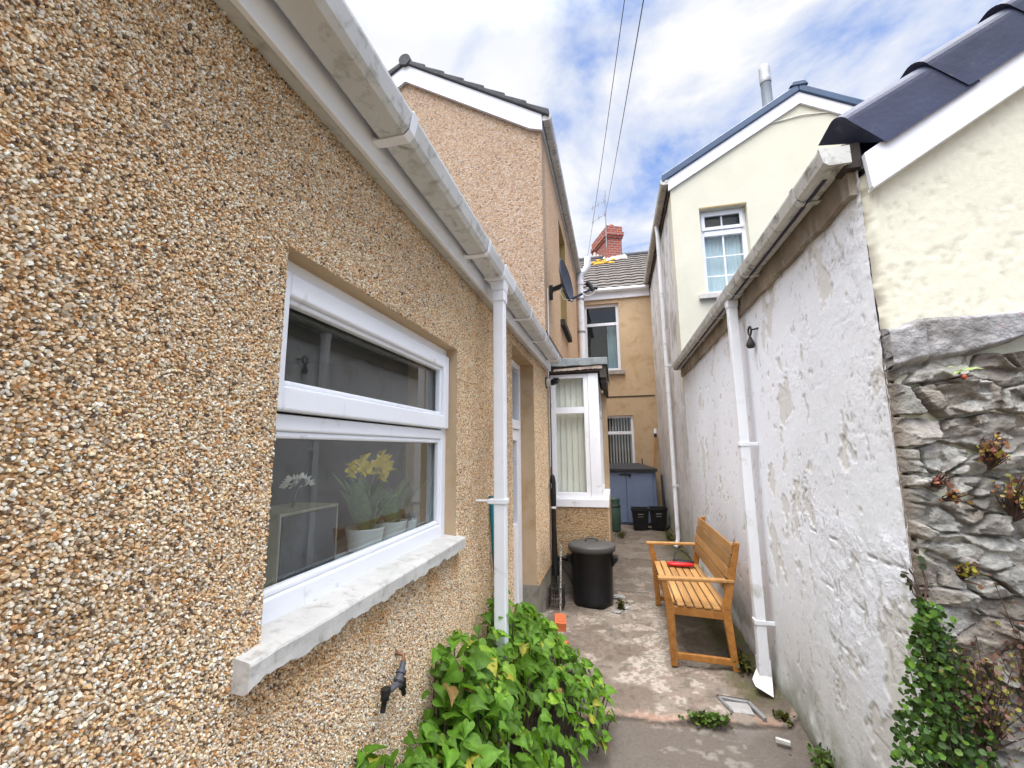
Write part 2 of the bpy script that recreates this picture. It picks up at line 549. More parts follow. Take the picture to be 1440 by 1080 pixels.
def m_peeling():
    mt, t, b = m_attr('peeling_whitewash', 'col', 0.75)
    c = coord(t)
    msk = nd(t, 'ShaderNodeAttribute', dict(attribute_name='rough')).outputs['Fac']
    col = nd(t, 'ShaderNodeAttribute', dict(attribute_name='col')).outputs['Color']
    col = mix(t, 1.0, col, ramp(t, noise(t, c, 45, 6, 0.65), [(0.3, (0.95, 0.95, 0.95)), (0.7, (1.05, 1.05, 1.05))]), 'MULTIPLY')
    h = noise(t, c, 85, 8, 0.65)
    h = math_(t, 'MULTIPLY', h, math_(t, 'MULTIPLY_ADD', msk, 0.8, 0.2))
    dk = None
    for i, (sc_, wid, wt_, off) in enumerate(((9, 0.010, 0.8, 0.0), (17, 0.012, 0.8, 5.0), (31, 0.016, 0.6, 9.0))):
        mp = nd(t, 'ShaderNodeMapping', None, Vector=c, Location=(off, off * 2, off * 3), Scale=(1, 1, 1.25))
        n = noise(t, mp.outputs[0], sc_, 5, 0.6, 0.5)
        line = ramp(t, math_(t, 'ABSOLUTE', math_(t, 'SUBTRACT', n, 0.5)), [(0.0, 1.0), (wid, 0.0)])
        gate = ramp(t, noise(t, mp.outputs[0], sc_ * 0.45, 3), [(0.48, 0.0), (0.56, 1.0)])
        line = math_(t, 'MULTIPLY', math_(t, 'MULTIPLY', line, gate), math_(t, 'MULTIPLY_ADD', msk, 0.92, 0.08))
        # one lip of each flake stands proud, so it catches light and drops a thin line of shade
        step = ramp(t, n, [(0.5 - wid * 0.6, 0.0), (0.5 + wid * 0.6, 1.0)])
        step = math_(t, 'MULTIPLY', math_(t, 'MULTIPLY', step, gate), math_(t, 'MULTIPLY_ADD', msk, 0.9, 0.1))
        h = math_(t, 'MULTIPLY_ADD', step, 0.9 * wt_, h)
        dk = line if dk is None else math_(t, 'MAXIMUM', dk, line)
    col = mix(t, math_(t, 'MULTIPLY', dk, 0.42), col, (0.36, 0.33, 0.30))
    setc(t, b, col, 0.75, bump(t, h, 0.6, 0.004))
    return mt


M['peeling'] = m_peeling()


def m_leaf(name, attr='col', trans=0.35, rough=0.52):
    mt, t, b = new_mat(name)
    a = nd(t, 'ShaderNodeAttribute', dict(attribute_name=attr))
    c = coord(t)
    blot = ramp(t, noise(t, c, 55, 5, 0.65), [(0.3, (0.72, 0.74, 0.7)), (0.7, (1.2, 1.18, 1.1))])
    lc = mix(t, 1.0, a.outputs['Color'], blot, 'MULTIPLY')
    setc(t, b, lc, rough, bump(t, noise(t, c, 90, 4, 0.6), 0.35, 0.003))
    b.inputs['Specular IOR Level'].default_value = 0.25
    tr = nd(t, 'ShaderNodeBsdfTranslucent', None, Color=mix(t, 1.0, lc, (1.5, 1.6, 0.6), 'MULTIPLY'))
    mx = nd(t, 'ShaderNodeMixShader', None, Fac=trans)
    t.links.new(b.outputs[0], mx.inputs[1])
    t.links.new(tr.outputs[0], mx.inputs[2])
    out = [n for n in t.nodes if n.type == 'OUTPUT_MATERIAL'][0]
    t.links.new(mx.outputs[0], out.inputs[0])
    return mt


M['leaf'] = m_leaf('heart_leaf')
M['ivy'] = m_leaf('small_leaf', trans=0.25)


def m_glass(name, tint=(0.9, 0.95, 0.94), refl=1.0, ior=1.5, film=0.0):
    mt = bpy.data.materials.new(name)
    mt.use_nodes = True
    t = mt.node_tree
    t.nodes.clear()
    out = t.nodes.new('ShaderNodeOutputMaterial')
    ge = t.nodes.new('ShaderNodeNewGeometry')
    dt = nd(t, 'ShaderNodeVectorMath', dict(operation='DOT_PRODUCT'))
    t.links.new(ge.outputs['Incoming'], dt.inputs[0])
    t.links.new(ge.outputs['Normal'], dt.inputs[1])
    f0 = ((ior - 1) / (ior + 1)) ** 2
    g5 = math_(t, 'POWER', math_(t, 'SUBTRACT', 1.0, math_(t, 'ABSOLUTE', dt.outputs['Value'])), 5.0)
    fac = math_(t, 'MULTIPLY', math_(t, 'MULTIPLY_ADD', g5, 1 - f0, f0), refl, clamp=True)
    tr = nd(t, 'ShaderNodeBsdfTransparent', None, Color=tint)
    gl_ = nd(t, 'ShaderNodeBsdfGlossy', None, Color=(1, 1, 1), Roughness=0.0)
    mx = nd(t, 'ShaderNodeMixShader', None, Fac=fac)
    t.links.new(tr.outputs[0], mx.inputs[1])
    t.links.new(gl_.outputs[0], mx.inputs[2])
    last = mx.outputs[0]
    if film:
        # thin bloom of dust on the outside of the pane
        df = nd(t, 'ShaderNodeBsdfDiffuse', None, Color=(0.55, 0.66, 0.62))
        fn = ramp(t, noise(t, coord(t), 2.5, 5, 0.6), [(0.3, (film * 0.5,) * 3), (0.7, (film * 1.6,) * 3)])
        m2 = nd(t, 'ShaderNodeMixShader', None, Fac=fn)
        t.links.new(last, m2.inputs[1])
        t.links.new(df.outputs[0], m2.inputs[2])
        last = m2.outputs[0]
    t.links.new(last, out.inputs[0])
    return mt


M['glass'] = m_glass('window_glass', (0.84, 0.90, 0.87), 2.0, 1.55, 0.022)
M['glass_bay'] = m_glass('bay_glass', (0.92, 0.95, 0.94), 1.3, 1.5)
M['glass_dark'] = m_glass('upper_glass', (0.62, 0.72, 0.76), 1.4, 1.55)


def m_wood(name, c1, c2, rough=0.45):
    mt, t, b = new_mat(name)
    c = coord(t)
    mp = nd(t, 'ShaderNodeMapping', None, Vector=c, Scale=(26, 2.2, 26))
    n = noise(t, mp.outputs[0], 1.0, 6, 0.6, 0.6)
    col = ramp(t, n, [(0.3, c1), (0.7, c2)])
    n3 = noise(t, c, 4.0, 3)
    col = mix(t, 0.5, col, ramp(t, n3, [(0.3, (0.8, 0.78, 0.75)), (0.7, (1.15, 1.12, 1.1))]), 'MULTIPLY')
    oi = t.nodes.new('ShaderNodeObjectInfo')
    col = mix(t, 1.0, col, ramp(t, oi.outputs['Random'], [(0.0, (0.82, 0.80, 0.78)), (1.0, (1.12, 1.10, 1.08))]), 'MULTIPLY')
    gs = noise(t, c, 30, 6, 0.7)
    col = mix(t, ramp(t, gs, [(0.62, 0.0), (0.75, 0.45)]), col, (0.16, 0.10, 0.06))
    setc(t, b, col, rough, bump(t, n, 0.12, 0.002))
    return mt


M['teak'] = m_wood('oiled_hardwood', (0.29, 0.115, 0.024), (0.46, 0.215, 0.058))
M['teak_pale'] = m_wood('sun_paled_hardwood', (0.37, 0.19, 0.06), (0.53, 0.30, 0.115), 0.5)
M['teak_dark'] = m_wood('brown_back_boards', (0.24, 0.125, 0.04), (0.38, 0.21, 0.075), 0.5)


def m_render(name, base, dirt, amt=0.2, bscale=70, bstr=0.35, speck=None):
    """painted masonry render: flat coat, trowel bumps, weather stains"""
    mt, t, b = new_mat(name)
    c = coord(t)
    n = noise(t, c, 2.0, 6, 0.6)
    col = ramp(t, n, [(0.3, tuple(x * 0.93 for x in base)), (0.7, tuple(min(1, x * 1.04) for x in base))])
    d = noise(t, c, 3.5, 8, 0.7, 0.6)
    col = mix(t, ramp(t, d, [(0.66 - amt * 0.4, 0.0), (0.86 - amt * 0.4, 1.0)]), col, dirt)
    if speck:
        s = noise(t, c, 38, 4, 0.6, 0.8)
        col = mix(t, ramp(t, s, [(0.66, 0.0), (0.71, 0.8)]), col, speck)
    h = noise(t, c, bscale, 6, 0.6)
    setc(t, b, col, 0.85, bump(t, h, bstr, 0.008))
    return mt


M['cream'] = m_render('cream_render', (0.66, 0.63, 0.50), (0.58, 0.545, 0.43), 0.1, 26, 0.25)
M['cream_rough'] = m_render('cream_rough_render', (0.77, 0.755, 0.60), (0.68, 0.65, 0.51), 0.15, 34, 0.75, (0.55, 0.51, 0.40))
M['ochre'] = m_render('ochre_rough_render', (0.53, 0.385, 0.235), (0.42, 0.28, 0.14), 0.4, 26, 1.0, (0.36, 0.245, 0.135))
M['flank_white'] = m_render('weathered_white_render', (0.52, 0.52, 0.51), (0.40, 0.385, 0.36), 0.35, 40, 0.6, (0.36, 0.34, 0.31))


def m_tiles(name, c1, c2, su, sv):
    """interlocking tile colours, geometry carries the waves"""
    mt, t, b = new_mat(name)
    c = coord(t)
    vo = noise(t, c, 5.0, 6, 0.7)
    col = ramp(t, vo, [(0.3, c1), (0.7, c2)])
    l = noise(t, c, 14, 6, 0.7)
    col = mix(t, ramp(t, l, [(0.62, 0.0), (0.7, 0.7)]), col, (0.33, 0.31, 0.26))
    setc(t, b, col, 0.9, bump(t, noise(t, c, 60, 4), 0.4, 0.006))
    return mt


M['tile'] = m_tiles('brown_grey_tile', (0.085, 0.074, 0.066), (0.165, 0.143, 0.125), 1, 1)
M['tile_dark'] = m_tiles('dark_grey_tile', (0.05, 0.05, 0.055), (0.10, 0.10, 0.105), 1, 1)
M['moss'] = simple('orange_lichen', (0.55, 0.26, 0.02), 0.9, 0.3, 20)
M['pale_mortar'] = simple('pale_flaunching', (0.5, 0.47, 0.42), 0.9, 0.15, 12, bscale=30, bstr=0.5)


def m_brick():
    mt, t, b = new_mat('red_brick')
    c = coord(t)
    sp = nd(t, 'ShaderNodeSeparateXYZ', None, Vector=c)
    u = math_(t, 'ADD', sp.outputs[0], sp.outputs[1])
    v = nd(t, 'ShaderNodeCombineXYZ', None, X=u, Y=sp.outputs[2], Z=0.0)
    br = nd(t, 'ShaderNodeTexBrick', None, Vector=v.outputs[0], Color1=(0.36, 0.075, 0.05), Color2=(0.27, 0.06, 0.045), Mortar=(0.32, 0.25, 0.21),
            Scale=1.0, Mortar_Size=0.012, Brick_Width=0.235, Row_Height=0.082)
    setc(t, b, br.outputs[0], 0.9, bump(t, br.outputs[1], -0.4, 0.01))
    return mt


M['brick'] = m_brick()

# ------------------------------------------------------------------ building helpers


def panel(mb, axis, c0, c1, u0, u1, z0, z1, holes=(), mi=0, mi_rev=0):
    """wall slab with its visible face at c0 and back at c1; holes (u0,u1,z0,z1) get reveals"""
    def P(u, z, c):
        return (c, u, z) if axis == 'x' else (u, c, z)
    us = sorted({u0, u1, *[min(max(h[i], u0), u1) for h in holes for i in (0, 1)]})
    zs = sorted({z0, z1, *[min(max(h[i], z0), z1) for h in holes for i in (2, 3)]})
    for i in range(len(us) - 1):
        for j in range(len(zs) - 1):
            um, zm = (us[i] + us[i + 1]) / 2, (zs[j] + zs[j + 1]) / 2
            if any(h[0] < um < h[1] and h[2] < zm < h[3] for h in holes):
                continue
            a, b, c, d = us[i], us[i + 1], zs[j], zs[j + 1]
            mb.add([P(a, c, c0), P(b, c, c0), P(b, d, c0), P(a, d, c0)], [(0, 1, 2, 3)], mi=mi)
            mb.add([P(a, c, c1), P(b, c, c1), P(b, d, c1), P(a, d, c1)], [(3, 2, 1, 0)], mi=mi)
    for h in list(holes):
        a, b, c, d = h[0], h[1], max(h[2], z0), min(h[3], z1)
        if c >= d:
            continue
        for q in (((a, c), (b, c)), ((b, c), (b, d)), ((b, d), (a, d)), ((a, d), (a, c))):
            (ua, za), (ub, zb) = q
            if za == zb and (za <= z0 or za >= z1):
                continue
            mb.add([P(ua, za, c0), P(ub, zb, c0), P(ub, zb, c1), P(ua, za, c1)], [(0, 1, 2, 3)], mi=mi_rev)
    for z in (z0, z1):
        for i in range(len(us) - 1):
            um = (us[i] + us[i + 1]) / 2
            if any(h[0] < um < h[1] and h[2] <= z <= h[3] for h in holes):
                continue
            mb.add([P(us[i], z, c0), P(us[i + 1], z, c0), P(us[i + 1], z, c1), P(us[i], z, c1)], [(0, 1, 2, 3)], mi=mi)
    for u in (u0, u1):
        mb.add([P(u, z0, c0), P(u, z1, c0), P(u, z1, c1), P(u, z0, c1)], [(0, 1, 2, 3)], mi=mi)
    return mb


def sheet(mb, axis, c, out, u0, u1, z0, z1):
    if axis == 'x':
        v = [(c, u0, z0), (c, u1, z0), (c, u1, z1), (c, u0, z1)]
    else:
        v = [(u0, c, z0), (u1, c, z0), (u1, c, z1), (u0, c, z1)]
    mb.add(v, [(0, 1, 2, 3)])


def rect(mb, axis, c0, c1, u0, u1, z0, z1, mi=0):
    c0, c1 = min(c0, c1), max(c0, c1)
    if axis == 'x':
        return mb.box(c0, c1, u0, u1, z0, z1, mi)
    return mb.box(u0, u1, c0, c1, z0, z1, mi)


def ring(mb, axis, c0, c1, u0, u1, z0, z1, w, mi=0):
    rect(mb, axis, c0, c1, u0, u0 + w, z0, z1, mi)
    rect(mb, axis, c0, c1, u1 - w, u1, z0, z1, mi)
    rect(mb, axis, c0, c1, u0 + w, u1 - w, z0, z0 + w, mi)
    rect(mb, axis, c0, c1, u0 + w, u1 - w, z1 - w, z1, mi)


def gutter_channel(mb, x_in, x_out, z0, z1, ya, yb, wall=0.004):
    """square-section gutter: open trough along Y, closed by end caps; x_out is the side away from the wall"""
    s = 1 if x_out > x_in else -1
    lip = 0.012 * s
    poly = [(x_in, z1), (x_in, z0 + 0.008), (x_in + 0.008 * s, z0), (x_out - 0.016 * s, z0), (x_out, z0 + 0.014), (x_out + lip, z1 - 0.01), (x_out + lip, z1),
            (x_out + lip - wall * s, z1), (x_out - wall * s, z0 + 0.016), (x_out - 0.018 * s, z0 + wall), (x_in + 0.01 * s, z0 + wall), (x_in + wall * s, z0 + 0.01), (x_in + wall * s, z1)]
    mb.prism(poly, 'y', ya, yb)
    cap = [(x_in - 0.002 * s, z1 + 0.002), (x_in - 0.002 * s, z0 - 0.002), (x_out - 0.014 * s, z0 - 0.003), (x_out + 0.003 * s, z0 + 0.012), (x_out + lip + 0.003 * s, z1 + 0.002)]
    mb.prism(cap, 'y', ya - 0.012, ya)
    mb.prism(cap, 'y', yb, yb + 0.012)


def gutter_bracket(x_in, x_out, x_wall, z0, z1, y, w=0.035):
    s = 1 if x_out > x_in else -1
    mb = MB()
    o = 0.004
    lip = 0.012 * s
    poly = [(x_wall, z0 + 0.012), (x_wall, z0 - 0.004), (x_in, z0 - o - 0.003), (x_out - 0.014 * s, z0 - o - 0.003), (x_out + o * s, z0 + 0.011),
            (x_out + lip + o * s, z1 + 0.004), (x_out + lip - 0.006 * s, z1 + 0.004), (x_out + lip - 0.001 * s, z1 - 0.008), (x_out + 0.0012 * s, z0 + 0.0135), (x_out - 0.0155 * s, z0 - 0.0015), (x_in, z0 - 0.0015)]
    mb.prism(poly, 'y', y - w / 2, y + w / 2)
    return mb


# ------------------------------------------------------------------ ground
def make_ground():
    mb = MB()
    S = 220
    mb.add([(-S, -S, -0.06), (S, -S, -0.06), (S, S, -0.06), (-S, S, -0.06)], [(0, 1, 2, 3)])
    g = mb.build('ground', simple('bare_earth', (0.13, 0.105, 0.075), 0.95, 0.3, 0.8, bscale=5, bstr=0.3))
    tag(g, 'bare earth round the houses', 'ground', kind='structure')
    xs = np.arange(-0.80, 1.02, 0.014)
    ys = np.concatenate([np.arange(0.3, 2.2, 0.02), np.arange(2.2, 5.2, 0.0125), np.arange(5.2, 10.5, 0.025)])
    X, Y = np.meshgrid(xs, ys, indexing='ij')
    crack = 2.86 + 0.05 * (fbm(X * 5, X * 0 + 3, 4, 3) - 0.5) + 0.16 * (X - 0.1) + 0.10 * (fbm(X * 2, Y * 0, 2, 5) - 0.5)
    up = sstep(-0.012, 0.012, Y - crack)
    z = -0.028 + 0.028 * up + 0.012 * (fbm(X * 3, Y * 3, 3, 1) - 0.5) + 0.009 * (fbm(X * 14, Y * 14, 4, 2) - 0.5) * (0.3 + 0.7 * up)
    # spalled hollows in the old topping
    sp = fbm(X * 5.5 + 4, Y * 5.5, 5, 8)
    sp_m = sstep(0.53, 0.57, sp) * up
    z -= 0.010 * sp_m
    n_a = fbm(X * 2.2, Y * 2.2, 5, 12)
    n_b = fbm(X * 9, Y * 9, 5, 14)
    n_c = fbm(X * 28, Y * 28, 4, 15)
    old = np.array([0.275, 0.24, 0.205])
    pale = np.array([0.52, 0.48, 0.43])
    pink = np.array([0.27, 0.20, 0.165])
    dark = np.array([0.125, 0.105, 0.088])
    moss = np.array([0.10, 0.105, 0.03])

    def mx(a, b, t):
        return a * (1 - t[..., None]) + b * t[..., None]
    c = np.broadcast_to(old, (*X.shape, 3)).copy()
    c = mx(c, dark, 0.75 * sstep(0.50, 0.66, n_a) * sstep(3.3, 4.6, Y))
    c = mx(c, pink, 0.8 * sp_m * sstep(0.35, 0.55, n_b))
    c = mx(c, pale, 0.85 * sstep(0.45, 0.56, n_b) * sstep(0.38, 0.50, n_c) * (1 - 0.6 * sstep(3.6, 5.5, Y)) * (1 - 0.6 * sstep(0.45, 0.75, X)))
    c = mx(c, np.array([0.17, 0.135, 0.11]), 0.75 * sstep(0.50, 0.62, fbm(X * 3.5 + 9, Y * 3.5, 5, 17)))
    c = mx(c, dark, 0.65 * sstep(0.56, 0.70, n_c))
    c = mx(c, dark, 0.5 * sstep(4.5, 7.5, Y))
    slab = np.array([0.20, 0.18, 0.168])
    cs = mx(np.broadcast_to(slab, c.shape), np.array([0.15, 0.13, 0.115]), sstep(0.4, 0.65, n_a))
    cs = mx(cs, np.array([0.33, 0.31, 0.29]), 0.6 * sstep(0.6, 0.68, n_b) * sstep(0.5, 0.6, n_c))
    c = cs * (1 - up[..., None]) + c * up[..., None]
    rim = np.exp(-((Y - crack - 0.03) / 0.035) ** 2)
    c = mx(c, np.array([0.40, 0.25, 0.19]), 0.75 * rim * sstep(0.4, 0.55, n_b))
    seam = np.exp(-((Y - crack) / 0.010) ** 2)
    c = mx(c, np.array([0.05, 0.042, 0.035]), 0.9 * seam)
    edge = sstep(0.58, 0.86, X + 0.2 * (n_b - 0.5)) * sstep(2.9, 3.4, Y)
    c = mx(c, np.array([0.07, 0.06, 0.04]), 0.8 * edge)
    ub = sstep(0.30, 0.50, X + 0.1 * (n_b - 0.5)) * sstep(3.45, 3.75, Y) * sstep(5.1, 4.7, Y)  # mask for the shade under the bench, painted into the path colour
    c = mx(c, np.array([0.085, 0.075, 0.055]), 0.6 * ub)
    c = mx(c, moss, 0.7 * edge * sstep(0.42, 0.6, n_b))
    edgeL = sstep(-0.18, -0.5, X) * sstep(5.0, 6.5, Y)
    c = mx(c, moss, 0.7 * edgeL * sstep(0.4, 0.6, n_b))
    # transverse joints further up the path
    for yj in (5.15, 6.6, 7.7):
        jj = np.exp(-((Y - yj - 0.06 * (fbm(X * 4, X * 0 + yj, 3, 4) - 0.5)) / 0.016) ** 2)
        z -= 0.012 * jj
        c = mx(c, dark * 0.6, 0.8 * jj)
    z += 0.05 * sstep(0.86, 0.965, X) * (0.5 + fbm(X * 8, Y * 8, 3, 30))
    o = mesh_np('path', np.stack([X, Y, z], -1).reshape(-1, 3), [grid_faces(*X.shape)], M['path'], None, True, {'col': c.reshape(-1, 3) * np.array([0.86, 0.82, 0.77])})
    tag(o, 'worn patchy concrete path between the houses', 'path', kind='structure')


make_ground()

# ------------------------------------------------------------------ left: single-storey extension
WX = -0.74
ext = thing('rear_extension', 'low pebbledashed extension with a white window, white gutter and white downpipe at the left', 'building', (WX, 2.4, 0))
WIN = (0.822, 1.962, 1.152, 2.036)
DOOR = (3.13, 4.03, 0.10, 2.35)


def pebbles(y0, y1, z0, z1, holes, pitch, sz=1.0):
    ny, nz = int((y1 - y0) / pitch), int((z1 - z0) / pitch)
    gy, gz = np.meshgrid(np.arange(ny), np.arange(nz), indexing='ij')
    gy = y0 + (gy.ravel() + rng.random(ny * nz) * 1.3 - 0.15) * pitch
    gz = z0 + (gz.ravel() + rng.random(ny * nz) * 1.3 - 0.15) * pitch
    keep = np.ones(len(gy), bool)
    for h in holes:
        keep &= ~((gy > h[0] - 0.002) & (gy < h[1] + 0.002) & (gz > h[2] - 0.002) & (gz < h[3] + 0.002))
    keep &= (gz > z0) & (gy < y1)
    gy, gz = gy[keep], gz[keep]
    n = len(gy)
    a = sz * rng.uniform(0.0029, 0.0053, n) * np.where(rng.random(n) < 0.05, 1.45, 1)
    b = a * rng.uniform(0.5, 0.85, n)
    h = b * rng.uniform(0.4, 1.0, n)
    th = rng.uniform(0, math.pi, n)
    sink = rng.uniform(-0.001, 0.0025, n)
    k = np.arange(6) * math.pi / 3
    jit = rng.uniform(0.8, 1.15, (n, 6))
    lx = np.cos(k)[None] * a[:, None] * jit
    ly = np.sin(k)[None] * b[:, None] * jit
    ct, st = np.cos(th)[:, None], np.sin(th)[:, None]
    U = lx * ct - ly * st
    V = lx * st + ly * ct
    tilt_u = rng.normal(0, 0.22, n)[:, None]
    tilt_v = rng.normal(0, 0.22, n)[:, None]
    base = np.stack([np.full((n, 6), WX - 0.002), gy[:, None] + U * 1.0, gz[:, None] + V * 1.0], -1)
    s = rng.uniform(0.60, 0.80, n)[:, None]
    hh = np.maximum((h + sink)[:, None] + tilt_u * U * s + tilt_v * V * s, 0.0006)
    top = np.stack([WX + hh, gy[:, None] + U * s, gz[:, None] + V * s], -1)
    v = np.concatenate([base, top], 1).reshape(-1, 3)
    i0 = (np.arange(n) * 12)[:, None]
    q = []
    for j in range(6):
        q.append(np.concatenate([i0 + j, i0 + (j + 1) % 6, i0 + 6 + (j + 1) % 6, i0 + 6 + j], 1))
    quads = np.concatenate(q, 0)
    hexa = i0 + np.arange(6, 12)[None]
    idx = rng.choice(len(PAL), n, p=PALW / PALW.sum())
    col = PAL[idx] * rng.uniform(0.78, 1.2, (n, 1))
    patch = fbm(gy * 1.6, gz * 1.6, 4, 40)
    yell = sstep(0.9, 2.6, gy)[:, None]
    col = col * (1 + (np.array([0.06, 0.01, -0.06]) * yell)) * (0.9 + 0.24 * patch[:, None])
    # weather marks that belong to the wall: rusty run beside the downpipe, grey under the eaves, ochre below the sill
    nz_ = fbm(gy * 7, gz * 3, 4, 44)
    run = np.exp(-((gy - 2.50 - 0.03 * (nz_ - 0.5)) / 0.05) ** 2) * sstep(0.35, 0.6, nz_)
    col = col * (1 - 0.45 * run[:, None] * np.array([0.5, 0.8, 1.0]))
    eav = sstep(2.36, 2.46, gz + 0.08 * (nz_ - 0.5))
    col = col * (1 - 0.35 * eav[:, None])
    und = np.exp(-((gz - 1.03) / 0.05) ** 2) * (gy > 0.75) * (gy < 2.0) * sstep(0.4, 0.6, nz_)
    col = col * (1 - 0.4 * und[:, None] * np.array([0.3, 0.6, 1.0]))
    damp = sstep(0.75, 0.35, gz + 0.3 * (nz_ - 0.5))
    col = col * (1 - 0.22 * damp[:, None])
    gre = sstep(0.52, 0.66, fbm(gy * 0.9 + 3, gz * 0.9, 4, 47))
    col = col * (1 - 0.16 * gre[:, None])
    col = np.clip(col * 1.0, 0.01, 0.9)
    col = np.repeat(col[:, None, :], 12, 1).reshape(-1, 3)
    return v, [quads, hexa], col


mb = MB()
panel(mb, 'x', WX, WX - 0.26, -1.2, 4.86, 0.34, 2.60, [WIN, DOOR], 0, 1)
panel(mb, 'x', WX + 0.012, WX - 0.26, -1.2, 4.86, -0.1, 0.34, [DOOR], 2, 2)
wall_e = mb.build('wall', [M['pebble_wall'], M['reveal_buff'], M['plinth']], ext)
v, f, c = pebbles(-0.1, 2.45, 0.33, 2.46, [WIN, DOOR], 0.0046, 0.80)
v2, f2, c2 = pebbles(2.45, 4.86, 0.33, 2.46, [WIN, DOOR], 0.0056, 0.95)
f = [a_ for a_ in f] + [a_ + len(v) for a_ in f2]
v, c = np.concatenate([v, v2]), np.concatenate([c, c2])
pb = mesh_np('pebbledash', v, f, M['pebble'], wall_e, False, {'col': c})
pb['kind'] = 'stuff'
# bellcast drip where the dash stops above the plinth
mb = MB()
for ya, yb in ((-1.2, DOOR[0]), (DOOR[1], 4.86)):
    mb.prism([(WX + 0.001, 0.40), (WX + 0.022, 0.345), (WX + 0.022, 0.335), (WX + 0.001, 0.335)], 'y', ya, yb)
mb.build('bellcast', M['pebble_bay'], wall_e)

# window in the extension
wn = MB()
FX0, FX1 = WX - 0.115, WX - 0.055
u0, u1, z0, z1 = WIN[0] - 0.012, WIN[1] + 0.006, WIN[2], WIN[3] + 0.004
rect(wn, 'x', FX0, FX1, u0, u0 + 0.055, z0, z1)
rect(wn, 'x', FX0, FX1, u1 - 0.055, u1, z0, z1)
rect(wn, 'x', FX0, FX1, u0 + 0.055, u1 - 0.055, z1 - 0.052, z1)
rect(wn, 'x', FX0, FX1, u0 + 0.055, u1 - 0.055, z0, z0 + 0.062)
rect(wn, 'x', FX0, FX1, u0 + 0.055, u1 - 0.055, 1.600, 1.642)
win_e = wn.build('window', M['upvc'], ext, 0.006, seg=3)
s_ = MB()
ring(s_, 'x', FX1 - 0.02, FX1 + 0.018, u0 + 0.012, u1 - 0.012, 1.648, z1 - 0.040, 0.062)
ring(s_, 'x', FX1 - 0.024, FX1 + 0.004, u0 + 0.074, u1 - 0.074, 1.710, z1 - 0.102, 0.016)
s_.build('opening_sash', M['upvc'], win_e, 0.007, seg=3)
b_ = MB()
ring(b_, 'x', FX1 - 0.03, FX1 - 0.006, u0 + 0.055, u1 - 0.055, z0 + 0.062, 1.600, 0.018)
b_.build('glazing_bead', M['upvc'], win_e, 0.006)
g_ = MB()
sheet(g_, 'x', FX1 - 0.036, 1, u0 + 0.05, u1 - 0.05, z0 + 0.055, 1.605)
g_.build('pane', M['glass'], win_e)
g_ = MB()
sheet(g_, 'x', FX1 - 0.030, 1, u0 + 0.07, u1 - 0.07, 1.705, z1 - 0.097)
g_.build('pane', M['glass'], win_e)
k_ = MB()
k_.box(FX1 - 0.05, FX1 - 0.037, u1 - 0.098, u1 - 0.086, z0 + 0.06, 1.6)
k_.build('spacer_bar', M['grey_metal'], win_e)


def sill_mesh():
    ys = np.linspace(0.755, 1.985, 110)
    prof_t = []
    rows = []
    for i, y in enumerate(ys):
        nz = (fbm(np.array([y * 22]), np.array([1.0]), 4, 50)[0] - 0.5)
        chip = 0.007 * float(sstep(0.60, 0.62, fbm(np.array([y * 14]), np.array([5.0]), 3, 52))[0])
        n2 = (fbm(np.array([y * 30]), np.array([9.0]), 3, 54)[0] - 0.5)
        xf = WX + 0.042 + n2 * 0.002
        zb = 1.096 + chip + nz * 0.020
        rows.append([(WX - 0.12, y, 1.168), (WX - 0.02, y, 1.158 + n2 * 0.002), (xf - 0.006, y, 1.150 + nz * 0.002), (xf - 0.002 - abs(n2) * 0.003, y, 1.148), (xf, y, 1.143 + nz * 0.003),
                     (xf - 0.001 - abs(nz) * 0.004, y, 1.12), (xf - 0.002, y, zb + 0.005), (xf - 0.012, y, zb), (WX - 0.02, y, zb + 0.004)])
    n = len(rows[0])
    v = [p for r in rows for p in r]
    fs = [(i * n + k, i * n + k + 1, (i + 1) * n + k + 1, (i + 1) * n + k) for i in range(len(rows) - 1) for k in range(n - 1)]
    mbs = MB()
    mbs.add(v, fs, False)
    mbs.add(rows[0], [tuple(range(n))])
    mbs.add(rows[-1], [tuple(range(n))[::-1]])
    return mbs


sill_mesh().build('window_sill', M['sill_paint'], ext, label='chipped painted window sill')
# dim room behind the window
r_ = MB()
r_.add([(-1.0, -0.3, 0.9), (-1.0, 4.0, 0.9), (-1.0, 4.0, 2.5), (-1.0, -0.3, 2.5), (-3.6, -0.3, 0.9), (-3.6, 4.0, 0.9), (-3.6, 4.0, 2.5), (-3.6, -0.3, 2.5)],
       [(4, 5, 6, 7), (0, 4, 7, 3), (1, 2, 6, 5), (3, 7, 6, 2), (0, 1, 5, 4)])
r_.build('room', M['interior'], ext)
mb = MB()
mb.box(-1.22, WX - 0.12, WIN[0] + 0.002, WIN[1] - 0.002, 1.10, 1.158)
mb.build('inner_sill', M['white_pot'], ext)

# back door
dr = MB()
DX = WX - 0.13
rect(dr, 'x', DX - 0.06, DX, DOOR[0], DOOR[0] + 0.055, DOOR[2], DOOR[3])
rect(dr, 'x', DX - 0.06, DX, DOOR[1] - 0.055, DOOR[1], DOOR[2], DOOR[3])
rect(dr, 'x', DX - 0.06, DX, DOOR[0] + 0.055, DOOR[1] - 0.055, DOOR[3] - 0.05, DOOR[3])
rect(dr, 'x', DX - 0.06, DX + 0.01, DOOR[0] + 0.055, DOOR[1] - 0.055, 1.73, 1.81)
door = dr.build('door', M['upvc'], ext, 0.005)
g_ = MB()
sheet(g_, 'x', DX - 0.04, 1, DOOR[0] + 0.05, DOOR[1] - 0.05, 1.80, DOOR[3] - 0.045)
g_.build('fanlight', M['glass'], door)
g_ = MB()
ring(g_, 'x', DX - 0.05, DX - 0.004, DOOR[0] + 0.058, DOOR[1] - 0.058, DOOR[2] + 0.02, 1.727, 0.10)
